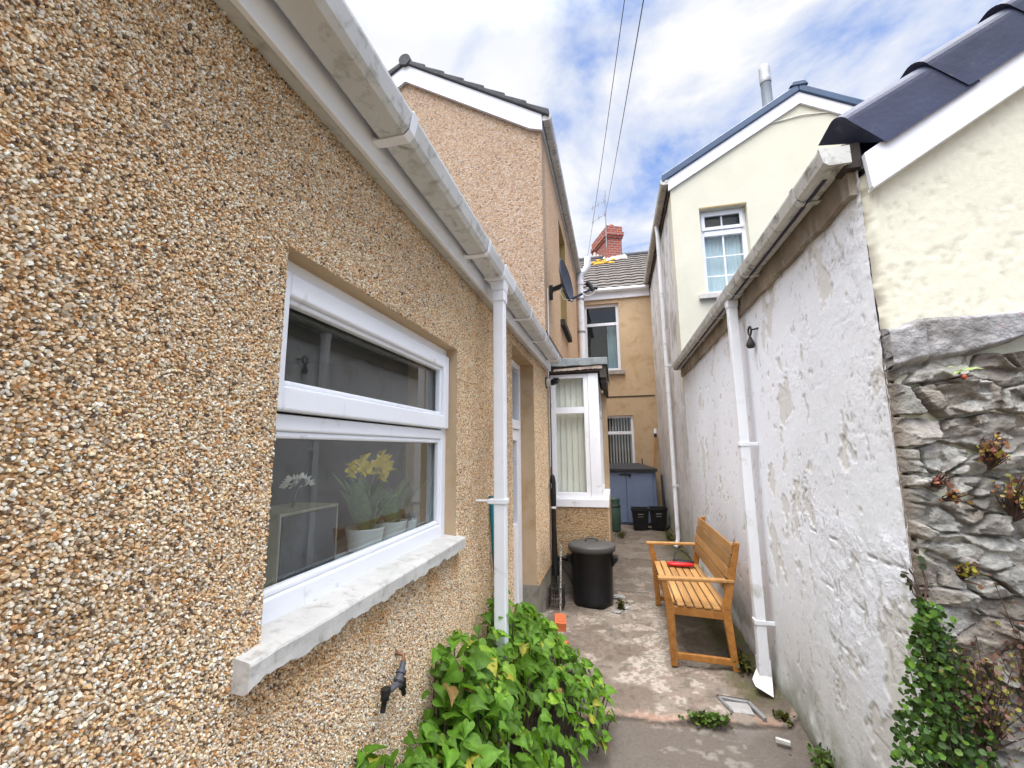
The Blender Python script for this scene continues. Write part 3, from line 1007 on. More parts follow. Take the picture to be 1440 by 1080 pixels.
rect(g_, 'x', DX - 0.04, DX - 0.012, DOOR[0] + 0.15, DOOR[1] - 0.15, DOOR[2] + 0.12, 0.9)
g_.build('door_leaf', M['upvc'], door, 0.004)
g_ = MB()
sheet(g_, 'x', DX - 0.034, 1, DOOR[0] + 0.15, DOOR[1] - 0.15, 0.9, 1.64)
g_.build('pane', M['glass'], door)
mb = MB()
mb.box(WX - 0.2, WX + 0.10, DOOR[0] + 0.003, DOOR[1] - 0.003, -0.05, 0.118)
mb.build('doorstep', M['plinth'], ext, 0.008)

# eaves
mb = MB()
mb.box(-0.742, -0.702, -1.2, 4.84, 2.436, 2.452)
mb.build('soffit', M['upvc_dirty'], ext, 0.002)
mb = MB()
mb.box(-0.702, -0.684, -1.2, 4.845, 2.430, 2.60)
mb.build('fascia', M['upvc'], ext, 0.003)
mb = MB()
GX0, GX1, GZ0, GZ1 = -0.664, -0.562, 2.490, 2.556
gutter_channel(mb, GX0, GX1, GZ0, GZ1, -1.2, 4.70)
gut = mb.build('gutter', M['upvc_dirty'], ext)
for y in (0.25, 1.08, 1.90, 2.98, 3.66, 4.52):
    gutter_bracket(GX0, GX1, -0.684, GZ0, GZ1, y).build('gutter_bracket', M['upvc'], gut, 0.002)
mb = MB()
gutter_channel(mb, GX0 - 0.003, GX1 + 0.004, GZ0 - 0.004, GZ1 + 0.001, 2.20, 2.44)
mb.build('running_outlet', M['upvc'], gut, 0.002)
mb = MB()
PY = 2.235
mb.box(-0.634, -0.572, PY, PY + 0.062, -0.04, 2.40)
mb.box(-0.640, -0.566, PY - 0.006, PY + 0.068, 2.37, 2.43)
mb.prism([(-0.640, 2.43), (-0.566, 2.43), (-0.560, 2.487), (-0.652, 2.487)], 'y', PY - 0.008, PY + 0.075)
dp = mb.build('downpipe', M['pipe_white'], ext, 0.006)
for z in (1.28, 0.30):
    c_ = MB()
    c_.box(-0.665, -0.566, PY - 0.006, PY, z - 0.012, z + 0.012)
    c_.box(-0.665, -0.566, PY + 0.062, PY + 0.068, z - 0.012, z + 0.012)
    c_.box(-0.665, -0.634, PY, PY + 0.062, z - 0.012, z + 0.012)
    c_.tube([(-0.745, PY + 0.03, z), (-0.664, PY + 0.03, z)], 0.007, 8)
    c_.box(-0.572, -0.566, PY, PY + 0.062, z - 0.014, z + 0.014)
    c_.build('pipe_clip', M['pipe_white'], dp, 0.002)
mb = MB()
mb.prism([(-0.60, 2.600), (-0.60, 2.615), (-4.4, 3.72), (-4.4, 3.705)], 'y', -1.2, 4.84)
for k in range(17):
    y = -1.2 + k * 0.355
    mb.prism([(-0.602, 2.616), (-0.602, 2.645), (-4.4, 3.75), (-4.4, 3.721)], 'y', y, y + 0.30)
mb.build('roof', M['tile_dark'], ext)

# ------------------------------------------------------------------ left: two-storey pebbledashed house with its bay
GY = 4.86
ph = thing('pebbledash_house', 'tall two-storey pebbledashed house with white bargeboards and a bay window, beyond the extension', 'house', (WX, GY, 0))
AX, AZ = -2.62, 6.88
SL = 0.615
mb = MB()


def gable_poly(x_r, z_e, ax, az, x_l, zb):
    return [(x_l, zb), (x_r, zb), (x_r, z_e), (ax, az), (x_l, z_e)]


zE = AZ - SL * (WX - AX)
mb.prism(gable_poly(WX, zE, AX, AZ, 2 * AX - WX, 0.0), 'y', GY, GY + 0.25, mi=0)
FW = (6.52, 7.45, 3.52, 5.25)
BAYH = (5.12, 6.50, 0.90, 2.40)
panel(mb, 'x', WX, WX - 0.25, GY + 0.25, 10.3, 0.0, zE, [FW, BAYH], 1, 2)
mb.box(2 * AX - WX, 2 * AX - WX + 0.25, GY + 0.25, 10.3, 0, zE, 1)
wall_p = mb.build('wall', [M['pebble_gable'], M['pebble_flank'], M['reveal_ochre']], ph)
# barge boards, verge tiles, roof
BB = 0.235
mb = MB()
for sgn in (1, -1):
    xe = WX + 0.02 if sgn > 0 else 2 * AX - WX - 0.02
    ze = AZ - SL * abs(xe - AX)
    xb = xe - sgn * 0.16
    mb.prism([(AX, AZ - BB * 1.12), (xb, AZ - BB * 1.12 - SL * abs(xb - AX)), (xe, AZ - BB - SL * abs(xe - AX) + 0.02), (xe, ze), (AX, AZ)][::sgn], 'y', GY - 0.045, GY - 0.003)
mb.build('bargeboard', M['barge'], ph, 0.004)
mb = MB()
L = math.hypot(1, SL)
for sgn in (1, -1):
    n = 7
    half = (WX + 0.09 - AX)
    for k in range(n):
        xa = AX + sgn * half * (k / n)
        xb = AX + sgn * half * ((k + 1) / n + 0.012)
        za, zb = AZ - SL * abs(xa - AX), AZ - SL * abs(xb - AX)
        mb.prism([(xa, za + 0.004), (xb, zb + 0.004), (xb, zb + 0.098), (xa, za + 0.064)][::sgn], 'y', GY - 0.075, GY + 0.30)
mb.build('verge_tiles', M['tile_dark'], ph, 0.012)
mb = MB()
for sgn in (1, -1):
    xe = AX + sgn * (WX + 0.06 - AX)
    mb.prism([(AX, AZ + 0.002), (xe, AZ - SL * abs(xe - AX) + 0.002), (xe, AZ - SL * abs(xe - AX) + 0.05), (AX, AZ + 0.06)][::sgn], 'y', GY + 0.30, 11.5)
roof_p = mb.build('roof', M['tile'], ph)
mb = MB()
mb.tube([(AX, GY - 0.09, AZ + 0.045), (AX, 11.5, AZ + 0.045)], 0.085, 14)
mb.build('ridge_tile', M['tile_dark'], roof_p)
# flank fascia + gutter
mb = MB()
mb.box(WX + 0.001, WX + 0.022, GY + 0.02, 10.25, zE - 0.18, zE + 0.0)
mb.build('fascia', M['upvc_dirty'], ph)
mb = MB()
gutter_channel(mb, WX + 0.03, WX + 0.125, zE - 0.10, zE - 0.035, GY - 0.03, 10.22)
g2 = mb.build('gutter', M['upvc_grim'], ph)
for y in (5.2, 6.1, 7.0, 7.9, 8.8, 9.7):
    gutter_bracket(WX + 0.03, WX + 0.125, WX + 0.022, zE - 0.10, zE - 0.035, y).build('gutter_bracket', M['upvc_dirty'], g2)
# first-floor flank window
mb = MB()
ring(mb, 'x', WX - 0.18, WX - 0.13, FW[0], FW[1], FW[2], FW[3], 0.06)
rect(mb, 'x', WX - 0.18, WX - 0.13, FW[0] + 0.06, FW[1] - 0.06, 4.7, 4.76)
fw = mb.build('window', M['upvc'], ph, 0.004)
mb = MB()
sheet(mb, 'x', WX - 0.16, 1, FW[0] + 0.05, FW[1] - 0.05, FW[2] + 0.05, FW[3] - 0.05)
mb.build('pane', M['glass_dark'], fw)
mb = MB()
mb.box(WX - 0.12, WX + 0.07, FW[0] - 0.1, FW[1] + 0.12, FW[2] - 0.09, FW[2] + 0.005)
mb.build('window_sill', M['dark_timber'], ph, 0.006)
# bay
bay = MB()
BX = -0.10
BZ = 0.905
bay_y1 = 6.62
panel(bay, 'y', 5.0, 5.12, WX + 0.003, BX, 0.36, BZ, [], 0)
bay.box(BX - 0.12, BX - 0.001, 5.12, bay_y1, 0.0, BZ - 0.002, 0)
bay.box(WX, BX - 0.001, bay_y1, bay_y1 + 0.1, 0.0, 2.3, 0)
bay.box(BX - 0.10, BX - 0.003, 6.30, bay_y1, BZ, 2.34, 2)
bay.box(WX + 0.004, BX + 0.012, 4.975, 5.12, 0.0, 0.36, 1)
bayw = bay.build('bay_window', [M['pebble_bay'], M['plinth'], M['reveal_buff']], ph)
mb = MB()
mb.box(BX - 0.012, BX + 0.005, 4.996, 5.014, 0.36, BZ - 0.001)
mb.build('corner_bead', M['reveal_buff'], bayw)
fr = MB()
FY = 5.03
XL, XR = WX + 0.02, -0.165
ZT = 2.415
rect(fr, 'y', FY, FY + 0.06, XL, XL + 0.058, BZ + 0.09, ZT)
rect(fr, 'y', FY, FY + 0.06, -0.335, -0.285, BZ + 0.09, ZT)
rect(fr, 'y', FY, FY + 0.06, XL + 0.058, -0.335, ZT - 0.045, ZT)
rect(fr, 'y', FY, FY + 0.06, XL + 0.058, -0.335, BZ + 0.09, BZ + 0.155)
rect(fr, 'y', FY, FY + 0.06, XL + 0.058, -0.335, 1.955, 2.028)
rect(fr, 'y', FY - 0.012, FY + 0.10, -0.283, XR, BZ + 0.09, ZT)
rect(fr, 'y', FY - 0.005, FY - 0.013, -0.225, -0.221, BZ + 0.09, ZT)
# side facing the path
xs0 = XR - 0.06
rect(fr, 'x', xs0, XR - 0.005, 5.131, 5.19, BZ + 0.09, ZT)
rect(fr, 'x', xs0, XR - 0.005, 6.24, 6.30, BZ + 0.09, ZT)
rect(fr, 'x', xs0, XR - 0.005, 5.19, 6.24, ZT - 0.05, ZT)
rect(fr, 'x', xs0, XR - 0.005, 5.19, 6.24, BZ + 0.09, BZ + 0.15)
rect(fr, 'x', xs0, XR - 0.005, 5.19, 6.24, 1.955, 2.02)
rect(fr, 'x', xs0, XR - 0.005, 5.68, 5.74, BZ + 0.15, 1.955)
fr.build('frame', M['upvc'], bayw, 0.004)
mb = MB()
mb.box(WX + 0.004, BX + 0.004, 4.985, FY + 0.09, BZ, BZ + 0.088)
mb.box(XR - 0.08, BX + 0.004, FY + 0.09, 6.30, BZ, BZ + 0.088)
mb.build('sill', M['upvc'], bayw, 0.004)
mb = MB()
sheet(mb, 'y', FY + 0.030, 1, XL + 0.05, -0.33, BZ + 0.14, 1.96)
sheet(mb, 'y', FY + 0.030, 1, XL + 0.05, -0.33, 2.02, ZT - 0.04)
sheet(mb, 'x', xs0 + 0.02, 1, 5.185, 6.245, BZ + 0.14, 1.96)
sheet(mb, 'x', xs0 + 0.02, 1, 5.185, 6.245, 2.015, ZT - 0.04)
mb.build('pane', M['glass_bay'], bayw)
mb = MB()
ns = 6
for k in range(ns):
    xa = XL + 0.03 + k * (0.40 / ns)
    mb.prism([(xa, FY + 0.105), (xa + 0.40 / ns - 0.003, FY + 0.122), (xa + 0.40 / ns - 0.003, FY + 0.125), (xa, FY + 0.108)], 'z', BZ + 0.10, ZT)
for k in range(12):
    ya = 5.18 + k * 0.09
    mb.prism([(xs0 - 0.02, ya), (xs0 - 0.018, ya), (xs0 - 0.034, ya + 0.088), (xs0 - 0.036, ya + 0.088)], 'z', BZ + 0.10, ZT)
mb.build('vertical_blind', M['blind'], bayw)
mb = MB()
mb.box(WX + 0.003, -0.13, 5.02, 6.60, ZT + 0.001, ZT + 0.018)
n = 26
bot = []
for i in range(n + 1):
    x = WX + 0.07 + i * (0.56 / n)
    bot.append((x, 2.445 + 0.012 * random.random() + 0.012 * i / n))
mb.prism(bot + [(WX + 0.63, 2.50), (WX + 0.07, 2.47)], 'y', 4.972, 4.985, 1)
mb.box(WX + 0.003, -0.115, 4.985, 5.02, ZT + 0.019, 2.502, 0)
mb.box(-0.128, -0.068, 5.02, 6.62, ZT - 0.11, 2.502, 0)
mb.box(-0.14, -0.066, 4.98, 5.02, ZT - 0.06, 2.50, 0)
mb.build('eaves_board', [M['dark_timber'], M['pale_timber']], bayw)
mb = MB()
n = 30
top = []
for i in range(n + 1):
    t = i / n
    top.append((WX + 0.003 + t * 0.69, 2.502 + 0.006 * math.sin(t * 17) * random.random()))
mb.prism(top + [(-0.047, 2.585), (WX + 0.003, 2.60)], 'y', 4.955, 4.985)
mb.prism([(WX + 0.003, 2.592), (-0.047, 2.578), (-0.047, 2.50), (-0.058, 2.50), (-0.06, 2.56), (WX + 0.003, 2.57)], 'y', 4.985, 6.70)
mb.build('lead_roof', M['lead'], bayw, 0.006)
mb = MB()
mb.prism([(WX + 0.001, 2.82), (WX + 0.02, 2.82), (WX + 0.012, 2.93), (WX + 0.001, 2.93)], 'y', 4.90, 6.62)
mb.build('flashing', M['black_pipe'], ph)

# ------------------------------------------------------------------ far end: ochre terraced house
HY = 10.3
bh = thing('terraced_house', 'ochre rendered house with a tiled roof and red brick chimney, closing the far end', 'house', (0.1, HY, 0))
W1 = (-0.62, 0.215, 3.36, 5.02)
W2 = (-0.36, 0.425, 1.13, 2.30)
HL, HR = -3.0, 4.4
mb = MB()
EZ = 5.36
panel(mb, 'y', HY, HY + 0.25, HL, HR, 0, EZ, [W1, W2], 0, 0)
mb.box(HL, HL + 0.25, HY + 0.25, 16.4, 0, EZ)
mb.box(HR - 0.25, HR, HY + 0.25, 16.4, 0, EZ)
mb.box(HL + 0.25, HR - 0.25, 16.15, 16.4, 0, EZ)
hw = mb.build('wall', M['ochre'], bh)
mb = MB()
mb.box(HL, 0.925, HY - 0.012, HY - 0.0005, 2.725, 2.75)
mb.build('string_course', M['dark_timber'], hw)


def sash_window(parent, axis, c, out, u0, u1, z0, z1, fw, tr, name='window', glass='glass_dark', thick=0.05, mull=None):
    """framed window set at plane c; out = +1/-1 direction the frame faces along the axis"""
    mbw = MB()
    ring(mbw, axis, c, c + out * thick, u0, u1, z0, z1, fw)
    for zt in tr:
        rect(mbw, axis, c, c + out * thick, u0 + fw, u1 - fw, zt - 0.035, zt + 0.035)
    o = mbw.build(name, M['upvc'], parent, 0.004)
    g = MB()
    sheet(g, axis, c + out * 0.018, out, u0 + fw * 0.8, u1 - fw * 0.8, z0 + fw * 0.8, z1 - fw * 0.8)
    g.build('pane', M[glass], o)
    return o


w1 = sash_window(bh, 'y', HY + 0.12, -1, *W1, 0.07, [4.52])
mb = MB()
for k in range(9):
    xa = -0.08 + k * 0.026
    mb.prism([(xa, HY + 0.20 + 0.015 * (k % 2)), (xa + 0.026, HY + 0.20 + 0.015 * ((k + 1) % 2)), (xa + 0.026, HY + 0.21 + 0.015 * ((k + 1) % 2)), (xa, HY + 0.21 + 0.015 * (k % 2))], 'z', 3.4, 4.5)
mb.build('curtain', M['curtain'], w1)
mb = MB()
mb.box(W1[0] - 0.08, W1[1] + 0.08, HY - 0.07, HY + 0.11, W1[2] - 0.10, W1[2])
mb.build('window_sill', M['sill_stone'], bh, 0.008)
w2 = sash_window(bh, 'y', HY + 0.10, -1, *W2, 0.055, [1.90], glass='glass_bay')
mb = MB()
for k in range(11):
    xa = W2[0] + 0.04 + k * 0.066
    mb.box(xa, xa + 0.030, HY + 0.16, HY + 0.163, 1.16, 2.26)
mb.build('vertical_blind', M['blind_white'], w2)
mb = MB()
mb.add([(HL + 0.3, HY + 0.3, 0.2), (HR - 0.3, HY + 0.3, 0.2), (HR - 0.3, HY + 0.3, 5.2), (HL + 0.3, HY + 0.3, 5.2)], [(0, 1, 2, 3)])
mb.build('dark_room', M['dark_gap'], bh)  # flat near-black sheet stands in for the unlit room


def tiled_roof(name, x0, x1, y0, z0, y1, z1, gauge, parent, mat, wave=0.018, period=0.30):
    """interlocking tiles: wavy courses stepping up the slope"""
    Ls = math.hypot(y1 - y0, z1 - z0)
    rows = int(Ls / gauge)
    xs = np.arange(x0, x1 + 0.001, 0.05)
    dy, dz = (y1 - y0) / Ls, (z1 - z0) / Ls
    ny, nz = -dz, dy
    V = []
    F = []
    w = wave * np.abs(np.sin(np.pi * xs / period))
    for r in range(rows):
        base = len(V)
        for (s, hgt) in ((r * gauge, 0.0), (r * gauge, 0.032), ((r + 1) * gauge, 0.004)):
            for i, x in enumerate(xs):
                hh = hgt + w[i] * (1 if hgt > 0 else 0)
                jj = 0.004 * random.random()
                V.append((x, y0 + dy * s + ny * (hh + jj), z0 + dz * s + nz * (hh + jj)))
        n = len(xs)
        for rr in range(2):
            for i in range(n - 1):
                a = base + rr * n + i
                F.append((a, a + 1, a + n + 1, a + n))
    m_ = MB()
    m_.add(V, F)
    return m_.build(name, mat, parent)


RY, RZ = 13.4, 7.55
rf = tiled_roof('roof', HL, HR, HY - 0.12, EZ - 0.02, RY, RZ, 0.30, bh, M['tile'])
mb = MB()
mb.prism([(RY, RZ), (16.6, EZ - 0.05), (16.6, EZ - 0.12), (RY, RZ - 0.1), (HY - 0.10, EZ - 0.07), (HY - 0.10, EZ - 0.03)], 'x', HL, HR)
mb.tube([(HL, RY, RZ + 0.01), (HR, RY, RZ + 0.01)], 0.10, 12)
mb.build('ridge_tile', M['tile_dark'], rf)
mb = MB()
for k in range(14):
    x, y = -0.42 + 0.045 * k + random.uniform(-.03, .03), 12.85 + random.uniform(-0.25, 0.2)
    z = EZ + (y - HY) * 0.706 + 0.05
    mb.lathe([(0.0, 0.05), (0.06, 0.03), (0.085, -0.02)], (x, y, z), 9)
mb.build('lichen_patch', M['moss'], rf)
# gutter of the far house
mb = MB()
mb.tube([(-0.70, HY - 0.10, EZ - 0.03), (0.95, HY - 0.10, EZ - 0.045)], 0.055, 12)
mb.build('gutter', M['upvc'], bh)
mb = MB()
mb.box(-0.73, 0.94, HY - 0.045, HY - 0.003, EZ - 0.24, EZ - 0.02)
mb.build('fascia', M['upvc'], bh)
# chimney
CA = rad(24)
CU, CV = Vector((math.cos(CA), math.sin(CA), 0)), Vector((-math.sin(CA), math.cos(CA), 0))
CC = Vector((0.05, 13.0, 0))


def cbox(mbv, g, z0, z1, w=0.46, l=1.25):
    pts = [CC + CU * (-g) + CV * (-g), CC + CU * (w + g) + CV * (-g), CC + CU * (w + g) + CV * (l + g), CC + CU * (-g) + CV * (l + g)]
    v = [(p.x, p.y, z0) for p in pts] + [(p.x, p.y, z1) for p in pts]
    mbv.add(v, [(3, 2, 1, 0), (4, 5, 6, 7)] + [(i, (i + 1) % 4, 4 + (i + 1) % 4, 4 + i) for i in range(4)])


mb = MB()
cbox(mb, 0, 6.9, 8.06)
cbox(mb, 0.03, 8.06, 8.14)
cbox(mb, 0.06, 8.14, 8.26)
cbox(mb, 0.025, 8.26, 8.46)
ch = mb.build('chimney', M['brick'], bh)
mb = MB()
for k in range(22):
    t = k / 21
    p = CC + CU * (0.62 * t - 0.1) - CV * (0.03 + 0.03 * random.random())
    if k < 5:
        p = CC + CV * (0.25 * (4 - k)) - CU * 0.03
    zr = 5.34 + (p.y - HY) * 0.706
    blob_h = 0.07 + 0.05 * random.random()
    mb.lathe([(0.0, blob_h + 0.05), (0.05, blob_h), (0.075, 0.03), (0.085, -0.05)], (p.x, p.y, zr + 0.02), 8, smooth=True)
mb.build('flaunching', M['pale_mortar'], ch)
for q in (0.25, 0.65, 1.05):
    mb = MB()
    p = CC + CU * 0.23 + CV * q
    mb.lathe([(0.0, 0), (0.12, 0), (0.10, 0.1), (0.105, 0.14), (0.08, 0.15)], (p.x, p.y, 8.46), 16)
    mb.build('chimney_pot', M['brick'], ch)

# aerial on the chimney
ae = thing('television_aerial', 'thin metal aerial on a mast fixed to the brick chimney', 'aerial', (0.0, 12.9, 7.7))
mb = MB()
mb.tube([(0.0, 12.93, 7.7), (0.03, 12.93, 9.62)], 0.016, 8)
mb.build('mast', M['grey_metal'], ae)
for z in (9.18, 8.72):
    mb = MB()
    mb.tube([(0.03, 12.93, z + 0.12), (-0.42, 12.93, z - 0.12)], 0.011, 6)
    for q in (0.1, 0.5, 0.9):
        x = 0.03 - 0.45 * q
        mb.tube([(x, 12.78, z + 0.12 - 0.24 * q), (x, 13.08, z + 0.12 - 0.24 * q)], 0.006, 5)
    mb.build('aerial_boom', M['grey_metal'], ae)

# ------------------------------------------------------------------ right: two-storey cream house
RX = 0.95
CY = 6.25
cr = thing('cream_house', 'two-storey cream rendered house with a dark blue roof edge and leaded window', 'house', (RX, CY, 0))
CAX, CAZ = 2.745, 6.50
CS = 0.578
cE = CAZ - CS * (CAX - RX)
CWIN = (1.322, 1.945, 3.665, 4.945)
mb = MB()
XR2 = 2 * CAX - RX
panel(mb, 'y', CY, CY + 0.25, RX, XR2, 2.3, cE, [CWIN], 0, 0)
mb.add([(RX, CY, cE), (XR2, CY, cE), (CAX, CY, CAZ), (RX, CY + 0.25, cE), (XR2, CY + 0.25, cE), (CAX, CY + 0.25, CAZ)], [(0, 1, 2), (5, 4, 3)])
cw = mb.build('wall', [M['cream']], cr)
# flank along the passage: weathered white render as a relief sheet
ys = np.arange(CY, 10.32, 0.03)
zs = np.arange(0, cE + 0.02, 0.03)
Y, Z = np.meshgrid(ys, zs, indexing='ij')
rel = 0.012 * (fbm(Y * 4, Z * 4, 4, 60) - 0.5) + 0.008 * (fbm(Y * 16, Z * 16, 3, 62) - 0.5)
nb = fbm(Y * 2.0, Z * 1.2, 5, 63)
nc = fbm(Y * 9, Z * 5, 5, 64)
c = np.broadcast_to(np.array([0.66, 0.66, 0.655]), (*Y.shape, 3)).copy()


def mxc(a, b, t):
    return a * (1 - t[..., None]) + np.array(b) * t[..., None]


c = mxc(c, [0.66, 0.66, 0.68], sstep(3.2, 2.2, Z) * 0.8)
c = mxc(c, [0.50, 0.485, 0.46], 0.6 * sstep(0.52, 0.64, nb))
c = mxc(c, [0.36, 0.335, 0.30], 0.7 * sstep(0.58, 0.62, nc) * sstep(1.0, 3.4, Z))
c = mxc(c, [0.25, 0.27, 0.20], 0.6 * sstep(0.9, 0.1, Z + 0.6 * (nb - 0.5)))
rel -= 0.006 * sstep(0.58, 0.62, nc)
edge = np.exp(-((Y - CY) / 0.05) ** 2)
fl = mesh_np('flank_wall', np.stack([RX + 0.002 - rel, Y + edge * 0.03 * (fbm(Z * 9, Z * 0, 3, 66) - 0.2), Z], -1).reshape(-1, 3), [grid_faces(*Y.shape)[:, ::-1]], M['peeling'], cr, True, {'col': c.reshape(-1, 3), 'rough': (0.25 + 0 * Y).ravel()})
mb = MB()
mb.box(RX + 0.03, RX + 0.25, CY + 0.25, 10.3, 0, cE)
mb.box(XR2 - 0.25, XR2, CY + 0.25, 14, 0, cE)
mb.build('inner_leaf', M['flank_white'], cw)
# barge boards and roof trim
mb = MB()
tr = MB()
for sgn in (-1, 1):
    xe = CAX + sgn * (CAX - RX + 0.03)
    ze = CAZ - CS * abs(xe - CAX)
    mb.prism([(CAX, CAZ - 0.165), (xe, ze - 0.165), (xe, ze + 0.015), (CAX, CAZ + 0.015)][::sgn], 'y', CY - 0.035, CY - 0.003)
    xe2 = CAX + sgn * (CAX - RX + 0.11)
    ze2 = CAZ - CS * abs(xe2 - CAX)
    tr.prism([(CAX, CAZ + 0.017), (xe2, ze2 + 0.017), (xe2, ze2 + 0.135), (CAX, CAZ + 0.135)][::sgn], 'y', CY - 0.06, CY + 0.12)
mb.build('bargeboard', M['barge'], cr, 0.004)
tr.prism([(CAX - 0.12, CAZ + 0.09), (CAX + 0.12, CAZ + 0.09), (CAX + 0.075, CAZ + 0.165), (CAX - 0.075, CAZ + 0.165)], 'y', CY - 0.075, CY + 0.125)
tr.build('verge_trim', M['blue_trim'], cr, 0.012)
mb = MB()
for sgn in (-1, 1):
    xe = CAX + sgn * (CAX - RX + 0.09)
    ze = CAZ - CS * abs(xe - CAX)
    mb.prism([(CAX, CAZ + 0.01), (xe, ze + 0.01), (xe, ze + 0.09), (CAX, CAZ + 0.09)][::sgn], 'y', CY + 0.12, 13.5)
rr = mb.build('roof', M['tile_dark'], cr)
# eaves along the passage
mb = MB()
mb.box(RX - 0.022, RX - 0.001, CY + 0.02, 10.25, cE - 0.20, cE + 0.02)
mb.build('fascia', M['dark_timber'], cr)
mb = MB()
gutter_channel(mb, RX - 0.03, RX - 0.125, cE - 0.085, cE - 0.015, CY - 0.04, 10.22)
g3 = mb.build('gutter', M['upvc_grim'], cr)
for y in (6.8, 7.7, 8.6, 9.5):
    gutter_bracket(RX - 0.03, RX - 0.125, RX - 0.022, cE - 0.085, cE - 0.015, y).build('gutter_bracket', M['upvc_dirty'], g3)
mb = MB()
mb.tube([(RX - 0.085, 7.45, cE - 0.06), (RX - 0.075, 7.45, cE - 0.25), (RX - 0.062, 7.45, 2.4), (RX - 0.058, 7.45, 0.14), (RX - 0.09, 7.40, 0.05), (RX - 0.12, 7.36, 0.02)], 0.034, 14)
mb.tube([(RX - 0.063, 7.45, 2.55), (RX - 0.063, 7.45, 2.45)], 0.039, 14)
mb.tube([(RX - 0.066, 7.45, 3.75), (RX - 0.066, 7.45, 3.66)], 0.039, 14)
dp2 = mb.build('downpipe', M['pipe_white'], cr)
for z in (0.95, 2.9):
    mb = MB()
    mb.tube([(RX - 0.06, 7.45, z - 0.015), (RX - 0.06, 7.45, z + 0.015)], 0.042, 14)
    mb.box(RX - 0.05, RX, 7.44, 7.46, z - 0.015, z + 0.015)
    mb.build('pipe_clip', M['pipe_white'], dp2)
# leaded window
lw = MB()
cy0 = CY + 0.10
ring(lw, 'y', cy0, cy0 + 0.06, *CWIN, 0.062)
rect(lw, 'y', cy0 - 0.006, cy0 + 0.06, CWIN[0] + 0.062, CWIN[1] - 0.062, 4.56, 4.64)
ring(lw, 'y', cy0 - 0.02, cy0 - 0.001, CWIN[0] + 0.03, CWIN[1] - 0.03, 4.645, CWIN[3] - 0.035, 0.05)
win_c = lw.build('window', M['upvc'], cr, 0.005)
mb = MB()
xm = (CWIN[0] + CWIN[1]) / 2
rect(mb, 'y', cy0 + 0.012, cy0 + 0.03, xm - 0.010, xm + 0.010, CWIN[2] + 0.06, 4.56)
rect(mb, 'y', cy0 + 0.012, cy0 + 0.03, xm - 0.010, xm + 0.010, 4.64, CWIN[3] - 0.06)
for z in (3.96, 4.25):
    rect(mb, 'y', cy0 + 0.014, cy0 + 0.028, CWIN[0] + 0.06, CWIN[1] - 0.06, z - 0.008, z + 0.008)
mb.build('glazing_bar', M['upvc'], win_c)
mb = MB()
sheet(mb, 'y', cy0 + 0.034, 1, CWIN[0] + 0.05, CWIN[1] - 0.05, CWIN[2] + 0.05, 4.57)
sheet(mb, 'y', cy0 + 0.034, 1, CWIN[0] + 0.05, CWIN[1] - 0.05, 4.63, CWIN[3] - 0.05)
mb.build('pane', M['glass_bay'], win_c)
mb = MB()
for k in range(20):
    xa = CWIN[0] + 0.03 + k * 0.0285
    mb.prism([(xa, cy0 + 0.09 + 0.012 * (k % 2)), (xa + 0.0285, cy0 + 0.09 + 0.012 * ((k + 1) % 2)), (xa + 0.0285, cy0 + 0.094 + 0.012 * ((k + 1) % 2)), (xa, cy0 + 0.094 + 0.012 * (k % 2))], 'z', CWIN[2] + 0.02, 4.62)
mb.build('net_curtain', M['net'], win_c)
mb = MB()
mb.box(RX + 0.06, XR2 - 0.3, CY + 0.26, CY + 0.3, 3.3, 5.2)
mb.build('dark_room', M['interior'], cr)
mb = MB()
mb.box(CWIN[0] - 0.09, CWIN[1] + 0.09, CY - 0.06, CY + 0.098, CWIN[2] - 0.075, CWIN[2] - 0.001)
mb.build('window_sill', M['sill_paint'], cr, 0.006)
mb = MB()
mb.box(CWIN[0] - 0.004, CWIN[1] + 0.004, CY - 0.003, CY + 0.10, CWIN[3] + 0.001, CWIN[3] + 0.02)
mb.build('lintel_soffit', M['reveal_ochre'], win_c)
mb = MB()
mb.tube([(2.30, CY - 0.012, 6.10), (2.75, CY - 0.012, 6.16), (3.2, CY - 0.012, 6.13)], 0.008, 6)
mb.build('wall_cable', M['cable_white'], cr)
# flue
fl_ = MB()
fx, fy_ = 2.71, 7.2
fl_.lathe([(0.22, 6.45), (0.20, 6.60), (0.082, 6.72), (0.078, 7.55)], (fx, fy_, 0), 24)
flo = fl_.build('flue', simple('slate_grey_flue', (0.13, 0.15, 0.18), 0.5, 0.1), cr, label='grey steel flue above the blue roof edge')
mb = MB()
mb.lathe([(0.084, 7.55), (0.088, 7.62), (0.082, 7.63), (0.084, 7.84), (0.07, 7.87), (0.0, 7.87)], (fx, fy_, 0), 24)
mb.build('flue_cap', M['steel'], flo)

# ------------------------------------------------------------------ right: white-painted lean-to
LY = 1.785
lt = thing('whitewashed_outhouse', 'low white-painted outhouse with peeling wall, stained gutter and slate-blue verge tiles on the right', 'outbuilding', (RX, 4.0, 0))
ys = np.concatenate([np.arange(LY, 3.4, 0.0075), np.arange(3.4, CY + 0.001, 0.014)])
zs = np.arange(-0.05, 2.63, 0.0085)
Y, Z = np.meshgrid(ys, zs, indexing='ij')
n1_ = fbm(Y * 1.3, Z * 1.3, 4, 70)
n2_ = fbm(Y * 5, Z * 5, 5, 72)
n3_ = fbm(Y * 15, Z * 15, 4, 74)
n4_ = fbm(Y * 3 + 7, Z * 3, 5, 76)
near = sstep(3.0, 2.3, Y + 0.5 * (n1_ - 0.5) + 0.30 * (Z - 1.5) * (Z > 1.5))
near = near * (0.25 + 0.75 * sstep(0.42, 0.56, fbm(Y * 1.9 + 5, Z * 1.9, 4, 171)))
n5_ = fbm(Y * 34, Z * 34, 4, 88, 0.6)
